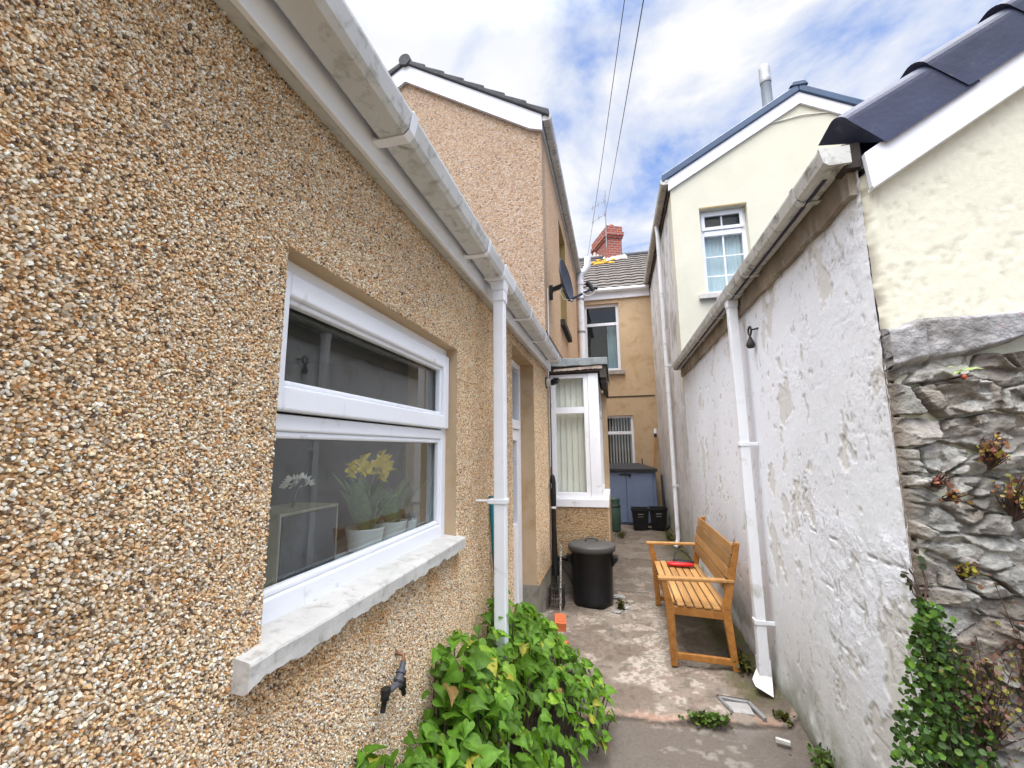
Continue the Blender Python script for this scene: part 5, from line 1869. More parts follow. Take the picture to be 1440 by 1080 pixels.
# dustbin
db = thing('dustbin', 'round black plastic dustbin with a grey lid in front of the bay', 'dustbin', (-0.288, 4.735, 0))
c0 = (-0.288, 4.735, 0.004)
mb = MB()
mb.lathe([(0.0, 0.02), (0.185, 0.02), (0.19, 0.0), (0.197, 0.02), (0.200, 0.06), (0.197, 0.07), (0.212, 0.50), (0.222, 0.515), (0.222, 0.55), (0.205, 0.55), (0.20, 0.5), (0.18, 0.05), (0.0, 0.05)], c0, 48)
mb.build('body', M['black_plastic'], db)
mb = MB()
mb.lathe([(0.228, 0.515), (0.238, 0.512), (0.243, 0.53), (0.243, 0.558), (0.236, 0.572), (0.20, 0.576), (0.185, 0.582), (0.14, 0.590), (0.06, 0.595), (0.0, 0.596)], c0, 48)
lid = mb.build('lid', M['lid_grey'], db)
mb = MB()
pts = [(c0[0] - 0.06, c0[1] - 0.02, 0.592), (c0[0] - 0.055, c0[1] - 0.02, 0.622), (c0[0] - 0.03, c0[1] - 0.02, 0.632), (c0[0] + 0.03, c0[1] - 0.02, 0.632), (c0[0] + 0.055, c0[1] - 0.02, 0.622), (c0[0] + 0.06, c0[1] - 0.02, 0.592)]
mb.tube(pts, 0.010, 8)
mb.build('lid_handle', M['lid_grey'], lid)
for s in (1, -1):
    mb = MB()
    mb.prism([(c0[0] + s * 0.205, 0.46), (c0[0] + s * 0.262, 0.455), (c0[0] + s * 0.262, 0.43), (c0[0] + s * 0.205, 0.36)][::s], 'y', c0[1] - 0.05, c0[1] + 0.05)
    mb.build('side_handle', M['black_plastic'], db, 0.006)

# hanging ring and weight
hk = thing('hanging_hook', 'small black iron ring with a drop-shaped weight hanging on the white wall', 'hook', (0.93, 3.13, 2.3))
mb = MB()
mb.tube([(0.955, 3.06, 2.325), (0.918, 3.10, 2.325)], 0.006, 8)
mb.tube([(0.918, 3.13 + 0.03 * math.cos(a), 2.325 + 0.03 * math.sin(a)) for a in [k * math.pi / 8 for k in range(17)]], 0.0065, 8, caps=False)
mb.build('ring', M['iron'], hk)
mb = MB()
mb.lathe([(0.004, 0.03), (0.012, 0.005), (0.026, -0.03), (0.028, -0.045), (0.02, -0.06), (0.0, -0.064)], (0.918, 3.135, 2.27), 16)
mb.build('weight', M['iron'], hk)

# overhead cables
for (p0, p1, sag, lab, r) in (((-0.02, -3.0, 6.2), (-0.44, 9.75, 6.03), None, 'left one of two thin cables crossing the sky, ending at the grey-white vent pipe', 0.0035),
                           ((0.0, -3.0, 6.2), (0.0, 12.93, 8.75), None, 'right one of two thin cables crossing the sky, ending at the chimney', 0.0048)):
    if lab.startswith('left'):
        q0 = Vector((0.221, 3.0, 4.995))
    else:
        q0 = Vector((0.361, 3.0, 4.955))
    q1 = Vector(p1)
    d = q1 - q0
    a = q0 - d * 0.6
    mb = MB()
    pts = []
    for i in range(25):
        t = i / 24 * 1.6 - 0.6
        pts.append(q0 + d * t + Vector((0, 0, -0.16 * 4 * (t - 0.0) * (1 - t) * 0.25 if 0 <= t <= 1 else 0.0)))
    mb.tube(pts, r, 6)
    tag(mb.build('overhead_cable', M['cable_sky']), lab, 'cable', 'overhead cables')

# ------------------------------------------------------------------ far end clutter
sh = thing('storage_shed', 'low blue-grey plastic garden store with a dark lid under the far window', 'storage shed', (0.2, 9.4, 0))
SX0, SX1, SY0, SY1, SZ = -0.50, 0.775, 9.40, 10.15, 1.07
mb = MB()
mb.box(SX0, SX1, SY0 + 0.03, SY1, 0.0, SZ)
mb.build('body', M['shed_blue'], sh, 0.012)
for (xa, xb) in ((SX0 + 0.03, 0.176), (0.186, SX1 - 0.07)):
    mb = MB()
    mb.box(xa, xb, SY0 - 0.002, SY0 + 0.028, 0.05, SZ - 0.01)
    d = mb.build('door', M['shed_blue'], sh, 0.008)
    h = MB()
    if xa > 0:
        h.box(xa + 0.005, xa + 0.10, SY0 - 0.025, SY0 - 0.003, SZ - 0.075, SZ - 0.045)
        h.box(xa + 0.06, xa + 0.09, SY0 - 0.03, SY0 - 0.003, SZ - 0.11, SZ - 0.075)
    else:
        h.box(xb - 0.13, xb - 0.005, SY0 - 0.02, SY0 - 0.003, SZ - 0.072, SZ - 0.048)
    h.build('latch', M['black_plastic'], d, 0.003)
mb = MB()
mb.box(SX0 - 0.03, SX1 + 0.03, SY0 - 0.05, SY1 + 0.03, SZ + 0.002, SZ + 0.055)
a0, a1, a2, a3 = (SX0 - 0.03, SY0 - 0.05), (SX1 + 0.03, SY0 - 0.05), (SX1 + 0.03, SY1 + 0.03), (SX0 - 0.03, SY1 + 0.03)
zl = SZ + 0.056
mb.add([(a0[0], a0[1], zl), (a1[0], a1[1], zl), (a2[0], a2[1], zl), (a3[0], a3[1], zl), (SX0 + 0.30, 9.72, zl + 0.105), (SX1 - 0.30, 9.72, zl + 0.105), (SX1 - 0.30, 9.82, zl + 0.105), (SX0 + 0.3, 9.82, zl + 0.105)],
       [(0, 1, 5, 4), (1, 2, 6, 5), (2, 3, 7, 6), (3, 0, 4, 7), (4, 5, 6, 7)])
mb.build('roof_lid', M['shed_dark'], sh)
mb = MB()
mb.box(0.525, 0.55, 9.70, 9.74, zl + 0.09, zl + 0.20)
mb.build('lid_stay', M['shed_dark'], sh)


def crate(x, y, rz, lab):
    t = thing('recycling_crate', lab, 'crate', (x, y, 0), 'black recycling crates before the blue shed')
    t.rotation_euler = (0, 0, 0)
    return t


ct = crate(0.405, 9.0, 0, 'black recycling crate, left one of the pair before the blue shed')
m1 = MB()
W, D, H = 0.32, 0.34, 0.40
tb = [(-W / 2 + 0.035, -D / 2 + 0.03), (W / 2 - 0.035, -D / 2 + 0.03), (W / 2 - 0.035, D / 2 - 0.03), (-W / 2 + 0.035, D / 2 - 0.03)]
tt = [(-W / 2, -D / 2), (W / 2, -D / 2), (W / 2, D / 2), (-W / 2, D / 2)]
ox, oy = 0.405, 9.0
v = [(ox + x, oy + y, 0.0) for x, y in tb] + [(ox + x, oy + y, H) for x, y in tt] + [(ox + x * 0.93, oy + y * 0.93, H) for x, y in tt] + [(ox + x * 0.9, oy + y * 0.9, 0.02) for x, y in tb]
m1.add(v, [(3, 2, 1, 0)] + [(i, (i + 1) % 4, 4 + (i + 1) % 4, 4 + i) for i in range(4)] + [(4 + i, 4 + (i + 1) % 4, 8 + (i + 1) % 4, 8 + i) for i in range(4)] + [(8 + i, 8 + (i + 1) % 4, 12 + (i + 1) % 4, 12 + i) for i in range(4)] + [(12, 13, 14, 15)])
m1.build('body', M['black_plastic'], ct, 0.008)
m2 = MB()
ring(m2, 'y', oy - D / 2 - 0.012, oy - D / 2 + 0.0, ox - W / 2 - 0.012, ox + W / 2 + 0.012, H - 0.04, H + 0.004, 0.018)
m2.box(ox - W / 2 - 0.012, ox - W / 2 + 0.0, oy - D / 2, oy + D / 2, H - 0.03, H + 0.004)
m2.box(ox + W / 2, ox + W / 2 + 0.012, oy - D / 2, oy + D / 2, H - 0.03, H + 0.004)
m2.build('rim', M['black_plastic'], ct, 0.004)
m3 = MB()
m3.box(ox - 0.045, ox + 0.06, oy - D / 2 - 0.004, oy - D / 2 + 0.01, H - 0.11, H - 0.095)
m3.box(ox - 0.045, ox + 0.05, oy - D / 2 + 0.002, oy - D / 2 + 0.015, H - 0.155, H - 0.145)
m3.build('handle_edge', M['grey_metal'], ct)
r2_ = ct.copy()
COL.objects.link(r2_)
r2_.location = (0.745, 9.03, 0.012)
r2_.rotation_euler = (0, 0, -0.05)
r2_['label'] = 'black recycling crate, right one of the pair, by the white wall'
for chd in list(ct.children):
    q = chd.copy()
    COL.objects.link(q)
    q.parent = r2_

gb = thing('water_butt', 'narrow dark green plastic water butt standing behind the bay', 'water butt', (-0.09, 8.75, 0))
mb = MB()
mb.lathe([(0.0, 0), (0.115, 0.0), (0.12, 0.02), (0.128, 0.20), (0.125, 0.22), (0.13, 0.44), (0.12, 0.45), (0.12, 0.57), (0.125, 0.60), (0.0, 0.61)], (-0.09, 8.75, 0), 24)
mb.build('barrel', M['green_plastic'], gb)
mb = MB()
mb.lathe([(0.131, 0.44), (0.135, 0.45), (0.135, 0.465), (0.12, 0.47)], (-0.09, 8.75, 0), 24)
mb.build('band', M['black_plastic'], gb)

bp = thing('broom', 'pale broom handle with a white-and-black head leaning in the far right corner', 'broom', (0.82, 9.75, 0))
mb = MB()
mb.tube([(0.80, 9.78, 0.0), (0.785, 9.95, 1.0), (0.868, 10.1, 1.80)], 0.018, 8)
mb.build('handle', M['teak_pale'], bp)
mb = MB()
mb.tube([(0.868, 10.1, 1.78), (0.872, 10.12, 1.86)], 0.032, 8)
mb.build('black_collar', M['black_plastic'], bp)
mb = MB()
mb.tube([(0.872, 10.12, 1.86), (0.878, 10.14, 1.97)], 0.03, 8)
mb.build('white_tip', M['pipe_white'], bp)
mb = MB()
mb.tube([(0.90, 9.5, 0.0), (0.915, 9.75, 0.98)], 0.02, 8)
tag(mb.build('dark_pole', M['iron']), 'short dark pole leaning on the white wall beside the blue shed', 'pole')

# ------------------------------------------------------------------ bench
be = thing('garden_bench', 'two-seat hardwood slatted garden bench against the white wall', 'bench', (0.55, 4.17, 0))
YN, YF = 3.53, 4.81


def quadbar(mbv, a, b, wx, wy):
    """bar between a and b with world-aligned x/y section (wx, wy may differ at the ends)"""
    (ax, ay, az), (bx, by, bz) = a, b
    w0, w1 = wx
    v = [(ax - w0 / 2, ay - wy / 2, az), (ax + w0 / 2, ay - wy / 2, az), (ax + w0 / 2, ay + wy / 2, az), (ax - w0 / 2, ay + wy / 2, az),
         (bx - w1 / 2, by - wy / 2, bz), (bx + w1 / 2, by - wy / 2, bz), (bx + w1 / 2, by + wy / 2, bz), (bx - w1 / 2, by + wy / 2, bz)]
    mbv.add(v, [(3, 2, 1, 0), (4, 5, 6, 7), (0, 1, 5, 4), (1, 2, 6, 5), (2, 3, 7, 6), (3, 0, 4, 7)])


for y in (YN + 0.022, YF - 0.022):
    l = MB()
    quadbar(l, (0.345, y, 0.0), (0.335, y, 0.40), (0.045, 0.058), 0.044)
    quadbar(l, (0.335, y, 0.40), (0.302, y, 0.582), (0.058, 0.042), 0.044)
    l.build('front_leg', M['teak'], be, 0.004)
    l = MB()
    quadbar(l, (0.752, y, 0.0), (0.716, y, 0.40), (0.042, 0.056), 0.044)
    quadbar(l, (0.716, y, 0.40), (0.822, y, 0.865), (0.056, 0.038), 0.044)
    l.build('rear_leg', M['teak'], be, 0.004)
    l = MB()
    l.bar((0.262, y, 0.592), (0.782, y, 0.598), 0.058, 0.024)
    l.build('armrest', M['teak_pale'], be, 0.006)
    l = MB()
    l.bar((0.36, y, 0.375), (0.70, y, 0.360), 0.026, 0.055)
    l.build('seat_rail', M['teak'], be, 0.003)
    l = MB()
    l.bar((0.358, y, 0.068), (0.735, y, 0.055), 0.028, 0.042)
    l.build('stretcher', M['teak'], be, 0.003)
l = MB()
l.bar((0.345, YN + 0.044, 0.365), (0.345, YF - 0.044, 0.365), 0.026, 0.06)
l.build('front_rail', M['teak'], be, 0.003)
l = MB()
l.bar((0.70, YN + 0.044, 0.35), (0.70, YF - 0.044, 0.35), 0.026, 0.06)
l.build('rear_rail', M['teak'], be, 0.003)
for k in range(7):
    t = k / 6
    x = 0.352 + 0.365 * t
    z = 0.417 - 0.016 * t
    l = MB()
    y0_, y1_ = (YN + 0.006, YF - 0.006)
    if k == 0:
        y0_, y1_ = YN + 0.046, YF - 0.046
    l.bar((x, y0_, z), (x, y1_, z), 0.050, 0.018)
    l.build('seat_slat', M['teak_pale'], be, 0.004)
for k in range(4):
    t = (k + 0.5) / 4
    zc = 0.535 + 0.325 * t
    xc = 0.716 + (zc - 0.40) * (0.106 / 0.465) - 0.031
    dirx, dirz = 0.106 / 0.477, 0.465 / 0.477
    hh = 0.036
    l = MB()
    l.bar((xc, YN + 0.002, zc), (xc, YF - 0.002, zc), 0.018, 0.073, up=(dirx, 0, dirz))
    l.build('back_slat', M['teak_dark'], be, 0.004)

bg_ = thing('strapped_pouch', 'red and black handheld pouch with a wrist strap lying on the bench seat', 'pouch', (0.56, 4.62, 0.425))
mb = MB()


def blob(mbv, c, rx, ry, rz, n=18, m_=10, flat=0.0, e=0.75):
    v = []
    for i in range(m_ + 1):
        ph_ = math.pi * i / m_ - math.pi / 2
        for k in range(n):
            a = 2 * math.pi * k / n
            sgn = lambda q, p: math.copysign(abs(q) ** p, q)
            v.append((c[0] + rx * sgn(math.cos(ph_), e) * sgn(math.cos(a), e), c[1] + ry * sgn(math.cos(ph_), e) * sgn(math.sin(a), e), c[2] + rz * sgn(math.sin(ph_), e)))
    fs = [(i * n + k, i * n + (k + 1) % n, (i + 1) * n + (k + 1) % n, (i + 1) * n + k) for i in range(m_) for k in range(n)]
    mbv.add(v, fs, True)


blob(mb, (0.555, 4.60, 0.446), 0.125, 0.05, 0.020)
mb.build('red_shell', M['red'], bg_)
mb = MB()
blob(mb, (0.59, 4.63, 0.463), 0.10, 0.045, 0.015)
mb.build('black_top', M['black_plastic'], bg_)
mb = MB()
mb.tube([(0.50, 4.63, 0.47), (0.52, 4.66, 0.53), (0.57, 4.68, 0.56), (0.62, 4.68, 0.53), (0.66, 4.66, 0.48)], 0.006, 6)
mb.build('strap', M['black_plastic'], bg_)

# drain cover frame in the path
dcv = thing('drain_cover', 'broken metal drain cover frame set in the path by the downpipe shoe', 'drain cover', (0.64, 3.07, 0))
mb = MB()
mb.bar((0.555, 3.165, 0.006), (0.72, 3.145, 0.006), 0.020, 0.02)
mb.bar((0.555, 3.165, 0.006), (0.60, 3.02, 0.006), 0.016, 0.02)
mb.bar((0.72, 3.145, 0.006), (0.765, 2.985, 0.004), 0.022, 0.022)
mb.build('frame', M['grey_metal'], dcv, 0.003)
mb = MB()
mb.box(0.585, 0.72, 3.03, 3.14, -0.01, 0.004)
mb.build('cover', M['concrete'], dcv, 0.003)
mb = MB()
mb.bar((0.55, 3.185, 0.004), (0.73, 3.165, 0.004), 0.018, 0.012)
mb.build('dark_slot', M['dark_gap'], dcv)  # near-black bar stands in for the shade in the slot
mb = MB()
mb.bar((0.765, 2.82, 0.0), (0.83, 2.80, 0.0), 0.02, 0.02)
tag(mb.build('metal_fragment', M['upvc_grim'], None, 0.003), 'small pale metal fragment on the path below the drain cover', 'fragment')

# rubble by the bin
for i, (x, y, r, lab) in enumerate(((-0.035, 4.93, 0.045, 'mossy broken stone right of the dustbin, nearest its lid'), (0.02, 4.62, 0.04, 'flat pale stone on the path right of the dustbin'), (-0.06, 4.5, 0.03, 'small pale stone at the foot of the dustbin'),
                                     (0.08, 4.80, 0.03, 'small brown stone on the path between dustbin and bench'))):
    mb = MB()
    N2 = 12
    v = []
    for a in range(7):
        ph_ = math.pi * a / 6 - math.pi / 2
        for k in range(N2):
            an = 2 * math.pi * k / N2
            j = 0.75 + 0.5 * random.random()
            v.append((x + r * 1.5 * math.cos(ph_) * math.cos(an) * j, y + r * math.cos(ph_) * math.sin(an) * j, 0.008 + r * 0.5 * math.sin(ph_) * j))
    mb.add(v, [(a * N2 + k, a * N2 + (k + 1) % N2, (a + 1) * N2 + (k + 1) % N2, (a + 1) * N2 + k) for a in range(6) for k in range(N2)])
    tag(mb.build('stone', M['concrete'] if i != 3 else M['plinth']), lab, 'stone', 'loose stones by the dustbin')

# pale grey pipe at the stone wall, cut by the frame
mb = MB()
mb.tube([(1.40, LY - 0.11, 1.60), (1.40, LY - 0.11, 1.70), (1.40, LY - 0.11, 1.90)], [0.028, 0.04, 0.045], 16)
mb.tube([(1.40, LY - 0.06, 1.75), (1.40, LY + 0.02, 1.75)], 0.01, 8)
tag(mb.build('hanging_planter', simple('pale_grey_plastic', (0.42, 0.45, 0.50), 0.4, 0.05)), 'pale grey smooth holder fixed to the stone wall at the right edge', 'wall holder')

# ------------------------------------------------------------------ things on the inner window sill
bx = thing('dark_box', 'dark-faced box with pale edges on the window sill, left of the plants', 'box', (-0.99, 1.20, 1.158))
mb = MB()
mb.box(-1.14, -0.967, 1.11, 1.385, 1.159, 1.368)
mb.build('case', simple('brown_box_side', (0.36, 0.29, 0.16), 0.6, 0.15), bx, 0.003)
mb = MB()
ring(mb, 'x', -0.966, -0.962, 1.11, 1.385, 1.159, 1.368, 0.006)
mb.build('pale_edge', M['board_edge'], bx)
mb = MB()
mb.box(-0.9645, -0.960, 1.120, 1.375, 1.170, 1.358)
mb.build('dark_face', M['board_face'], bx)


def np_leaves(name, P, D, Nn, S, Cc, tmpl, mat, parent=None, curl=0.0):
    tv, tf = tmpl
    n = len(P)
    D = D / np.linalg.norm(D, axis=1, keepdims=True)
    Nn = Nn - (Nn * D).sum(1, keepdims=True) * D
    Nn = Nn / np.linalg.norm(Nn, axis=1, keepdims=True)
    B = np.cross(Nn, D)
    v = (P[:, None, :] + S[:, None, None] * (tv[None, :, 0:1] * D[:, None, :] + tv[None, :, 1:2] * B[:, None, :] + tv[None, :, 2:3] * Nn[:, None, :])).reshape(-1, 3)
    k = len(tv)
    fs = []
    for f in tf:
        f = np.array(f)
        fs.append((np.arange(n)[:, None] * k + f[None]).astype(int))
    groups = {}
    for f in fs:
        groups.setdefault(f.shape[1], []).append(f)
    faces = [np.concatenate(g) for g in groups.values()]
    col = np.repeat(Cc[:, None, :], k, 1)
    if k > 20:
        col[:, :7] *= 1.3
    if k > 20:
        v = v.reshape(n, k, 3)
        v += (rng.normal(0, 0.025, (n, k, 1)) * S[:, None, None]) * Nn[:, None, :]
        v = v.reshape(-1, 3)
    # midrib a touch paler
    return mesh_np(name, v, faces, mat, parent, True, {'col': col.reshape(-1, 3)})


def heart_template():
    half = [(-0.13, 0.24), (-0.06, 0.40), (0.12, 0.47), (0.34, 0.42), (0.58, 0.27), (0.80, 0.10)]
    mid = [(0.0, 0), (0.06, 0), (0.16, 0), (0.36, 0), (0.60, 0), (0.82, 0), (1.04, 0)]

    def zf(x, y):
        return 0.42 * abs(y) - 0.38 * max(0, x - 0.1) ** 2 - 0.55 * max(0, abs(y) - 0.22) ** 1.4
    V = [(x, 0, zf(x, 0) - 0.0) for x, _ in mid]
    m0 = len(V)
    for sg in (1, -1):
        for x, y in half:
            V.append((x, sg * y, zf(x, y)))
        for x, y in half:
            V.append((x * 0.92 + 0.03, sg * y * 0.5, zf(x, y * 0.5) + 0.015))
    F = []
    for s in (0, 1):
        o = m0 + s * 12
        i_ = m0 + s * 12 + 6
        for k in range(6):
            a, b = k, k + 1
            inner = [i_ + min(k, 5), i_ + min(k + 1, 5)]
            if k < 5:
                f1 = (a, b, i_ + k + 1, i_ + k)
                f2 = (i_ + k, i_ + k + 1, o + k + 1, o + k)
                F.append(f1 if s == 1 else f1[::-1])
                F.append(f2 if s == 1 else f2[::-1])
            else:
                f1 = (5, 6, i_ + 5)
                f2 = (i_ + 5, 6, o + 5)
                F.append(f1 if s == 1 else f1[::-1])
                F.append(f2 if s == 1 else f2[::-1])
    return np.array(V, float), F


HEART = heart_template()


def blade_template():
    V = [(0, 0, 0), (0.35, 0, 0.02), (0.7, 0, -0.02), (1, 0, -0.12), (0.05, 0.05, 0.01), (0.35, 0.15, 0.05), (0.7, 0.12, 0.02), (0.05, -0.05, 0.01), (0.35, -0.15, 0.05), (0.7, -0.12, 0.02)]
    F = [(0, 1, 5, 4), (1, 2, 6, 5), (2, 3, 6), (7, 8, 1, 0), (8, 9, 2, 1), (9, 3, 2)]
    return np.array(V, float), [f[::-1] for f in F]


BLADE = blade_template()


def houseplant(name, lab, cx, cy, potr, poth, nl, hgt, leafcol, flower=None, spread=0.10, seed=1):
    z0 = 1.1585
    t = thing(name, lab, 'potted plant', (cx, cy, z0), None)
    mb = MB()
    mb.lathe([(0.0, 0.002), (potr * 0.78, 0.002), (potr * 0.82, 0.01), (potr, poth), (potr * 1.03, poth + 0.006), (potr * 0.93, poth + 0.006), (potr * 0.9, poth - 0.015), (0.0, poth - 0.015)], (cx, cy, z0), 28)
    mb.build('pot', M['white_pot'], t)
    r3 = np.random.default_rng(seed)
    a = r3.uniform(0, 2 * math.pi, nl)
    rr = r3.uniform(0.1, 1, nl) * spread
    P = np.stack([cx + 0.02 * np.cos(a), cy + 0.02 * np.sin(a), np.full(nl, z0 + poth - 0.02)], 1)
    D = np.stack([np.cos(a) * rr * 0.7, np.sin(a) * rr, hgt * r3.uniform(0.6, 1.1, nl)], 1)
    N_0 = np.stack([-np.cos(a), -np.sin(a), np.full(nl, 0.4)], 1)
    C_ = np.array(leafcol)[None] * r3.uniform(0.7, 1.3, (nl, 1))
    np_leaves('leaves', P, D, N_0, np.linalg.norm(D, axis=1), C_, BLADE, M['leaf'], t)
    if flower:
        flower(t, cx, cy, z0 + poth)
    return t


def daffodil(t, cx, cy, z):
    mb = MB()
    mb.tube([(cx, cy, z), (cx + 0.01, cy + 0.01, z + 0.17), (cx + 0.03, cy + 0.015, z + 0.23)], 0.004, 6)
    mb.build('flower_stalk', M['stem'], t)
    for (dx, dy, dz, s) in ((0.03, 0.02, 0.245, 1.2), (0.0, 0.09, 0.255, 1.2), (0.01, -0.055, 0.245, 1.1), (0.03, 0.055, 0.215, 0.9), (0.0, 0.14, 0.25, 0.9), (-0.01, -0.10, 0.24, 0.8)):
        f = MB()
        c_ = Vector((cx + dx, cy + dy, z + dz))
        for k in range(13):
            a = k * math.pi / 6.5
            a += random.uniform(-0.25, 0.25)
            d = Vector((random.uniform(-0.1, 0.4), math.cos(a), math.sin(a)))
            e = Vector((0, -math.sin(a), math.cos(a)))
            q = random.uniform(0.45, 0.95)
            w_ = random.uniform(0.006, 0.012)
            b_ = Vector((random.uniform(-0.012, 0.02), 0, 0))
            f.add([c_, c_ + d * 0.022 * s + e * w_ * s, c_ + d * 0.044 * s * q + e * w_ * s + b_, c_ + d * 0.052 * s * q + b_ * 2, c_ + d * 0.042 * s * q - e * w_ * s - b_, c_ + d * 0.022 * s - e * w_ * s], [(0, 1, 2), (0, 2, 3), (0, 3, 4), (0, 4, 5)])
        f.tube([c_, c_ + Vector((0.03 * s, 0, -0.006))], [0.012 * s, 0.02 * s], 10, caps=False)
        f.build('flower', M['yellow'], t)


houseplant('potted_plant', 'leafy plant with yellow flowers in a white pot behind the extension window', -0.985, 1.60, 0.075, 0.085, 15, 0.24, (0.2, 0.32, 0.15), daffodil, 0.15, 3)
houseplant('potted_plant', 'plant with thin leaves in the second white pot, nearer the right of the extension window', -0.955, 1.765, 0.06, 0.085, 7, 0.20, (0.12, 0.2, 0.09), None, 0.16, 4)
houseplant('potted_plant', 'low dark plant in a small white pot at the far right of the extension window', -0.94, 1.90, 0.032, 0.07, 6, 0.06, (0.05, 0.08, 0.04), None, 0.06, 5)
mb = MB()
wf = thing('white_flower', 'fluffy white flower head on a thin stem above the dark box', 'flower', (-1.02, 1.245, 1.158))
mb.tube([(-1.15, 1.25, 1.159), (-1.06, 1.25, 1.30), (-1.02, 1.245, 1.43)], 0.003, 6)
mb.build('stem', M['stem'], wf)
mb = MB()
for k in range(46):
    d = Vector((random.gauss(0, 1), random.gauss(0, 1), abs(random.gauss(0, 0.8)))).normalized()
    c_ = Vector((-1.02, 1.245, 1.435)) + Vector((d.x * 0.03, d.y * 0.05, d.z * 0.03))
    e = d.orthogonal().normalized()
    mb.add([c_ - e * 0.008, c_ + d * 0.02, c_ + e * 0.008], [(0, 1, 2)])
mb.build('petals', M['white_petal'], wf)
mb = MB()
mb.lathe([(0.0, 0.001), (0.03, 0.001), (0.032, 0.01), (0.032, 0.10), (0.014, 0.14), (0.013, 0.18), (0.017, 0.185), (0.0, 0.187)], (-1.08, 1.86, 1.158), 20)
tag(mb.build('bottle', M['bottle']), 'brown bottle on the sill behind the small pot', 'bottle')

# ------------------------------------------------------------------ plants
lp = thing('leafy_bed_plant', 'large bed of bright green heart-shaped leaves at the foot of the pebbledashed wall', 'plant', (-0.45, 2.2, 0))


def bed_plant():
    r4 = np.random.default_rng(21)
    P, Nn, D, S, C_ = [], [], [], [], []
    stems = MB()
    n = 0
    while n < 2400:
        y = r4.uniform(0.95, 3.35) if r4.random() < 0.8 else r4.uniform(1.1, 1.8)
        x = r4.uniform(-0.72, 0.06) if r4.random() < 0.75 else r4.uniform(-0.72, -0.5)
        # outer edge of the bed and crown height
        t = (x + 0.72) / 0.66
        w_edge = 0.88 - 0.26 * sstep(2.6, 3.35, np.array(y)) + 0.10 * math.sin(y * 5.2)
        if t > w_edge:
            continue
        top = (0.66 + 0.02 * math.sin(y * 7) + 0.09 * math.exp(-((y - 2.1) / 0.45) ** 2)) * (1 - 0.80 * (t / w_edge) ** 1.5) * (1 - 0.45 * float(sstep(2.35, 3.35, np.array(y)))) + 0.07
        top *= 0.95 + 0.12 * math.sin(3.1 * x + 9.3 * y)
        f = r4.random() ** 0.45
        z = 0.03 + (top - 0.03) * f
        slope = Vector((0.75 * t + 0.15, -0.05, 1.0))
        nn = Vector((slope.x + r4.normal(0, 0.55), slope.y - 0.15 + r4.normal(0, 0.55), slope.z * r4.uniform(0.5, 1.1))).normalized()
        out = Vector((0.7 + r4.normal(0, 0.7), -0.25 + r4.normal(0, 0.8), -0.25 + r4.normal(0, 0.25)))
        P.append((x, y, z))
        Nn.append(nn)
        D.append(out)
        s = r4.uniform(0.032, 0.076) * (0.85 if f < 0.6 else 1)
        S.append(s)
        if r4.random() < 0.12:
            base = np.array([0.20, 0.33, 0.035])
        else:
            base = np.array([0.10, 0.205, 0.02])
        if r4.random() < 0.03:
            base = np.array([0.36, 0.33, 0.05])
        if r4.random() < 0.015:
            base = np.array([0.22, 0.13, 0.05])
        C_.append(base * r4.uniform(0.6, 1.4))
        if r4.random() < 0.22:
            bx_ = x - 0.05 * r4.random()
            stems.tube([(bx_, y + r4.normal(0, 0.03), 0.0), (x - 0.02, y, z * 0.6), (x, y, z)], [0.004, 0.003, 0.0022], 4, caps=False)
        n += 1
    np_leaves('foliage', np.array(P), np.array(D), np.array(Nn), np.array(S), np.array(C_), HEART, M['leaf'], lp)
    stems.build('stems', M['twig'], lp)


bed_plant()
mb = MB()
xs = np.arange(-0.76, -0.02, 0.02)
ys = np.arange(0.3, 3.4, 0.03)
X, Y = np.meshgrid(xs, ys, indexing='ij')
Z = 0.02 + 0.05 * fbm(X * 9, Y * 9, 4, 140) - 0.14 * sstep(-0.36, -0.20, X) - 0.08 * sstep(3.1, 3.4, Y)
so = mesh_np('soil', np.stack([X, Y, Z], -1).reshape(-1, 3), [grid_faces(*X.shape)], M['soil'], None, True)
tag(so, 'dark soil under the leafy bed', 'soil', kind='structure')

ROUND = (np.array([(0, 0, 0), (0.15, 0.42, 0.05), (0.55, 0.52, 0.03), (0.92, 0.28, -0.04), (1.0, 0, -0.06), (0.92, -0.28, -0.04), (0.55, -0.52, 0.03), (0.15, -0.42, 0.05), (0.5, 0, -0.02)], float),
         [(0, 8, 1), (1, 8, 2), (2, 8, 3), (3, 8, 4), (4, 8, 5), (5, 8, 6), (6, 8, 7), (7, 8, 0)])
ROUND = (ROUND[0], [f[::-1] for f in ROUND[1]])


def clump(name, lab, cat, pts_fn, n, smin, smax, cols, seed, nbias, tmpl=ROUND, dbias=(0, 0, -0.3), group=None, stem_root=None, kind=None):
    r5 = np.random.default_rng(seed)
    P = np.array([pts_fn(r5) for _ in range(n)])
    ctr = P.mean(0)
    Nn = np.array(nbias)[None] + r5.normal(0, 0.5, (n, 3))
    D = np.array(dbias)[None] + r5.normal(0, 0.7, (n, 3))
    S = r5.uniform(smin, smax, n)
    cs = np.array(cols)
    C_ = 0.8 * cs[r5.integers(0, len(cs), n)] * r5.uniform(0.55, 1.4, (n, 1))
    t = thing(name, lab, cat, tuple(stem_root if stem_root is not None else (ctr[0], ctr[1], P[:, 2].min())), group)
    np_leaves('foliage', P, D, Nn, S, C_, tmpl, M['ivy'], t)
    mb = MB()
    rt = stem_root if stem_root is not None else (ctr[0], LY - 0.02, P[:, 2].min())
    for i in r5.integers(0, n, min(n, 60)):
        p = P[i]
        q = ((rt[0] + p[0]) / 2 + r5.normal(0, 0.01), (rt[1] + p[1]) / 2, rt[2] + (p[2] - rt[2]) * 0.6)
        mb.tube([rt, q, tuple(p)], [0.003, 0.002, 0.0012], 4, caps=False)
    mb.build('stems', M['twig'], t)
    return t


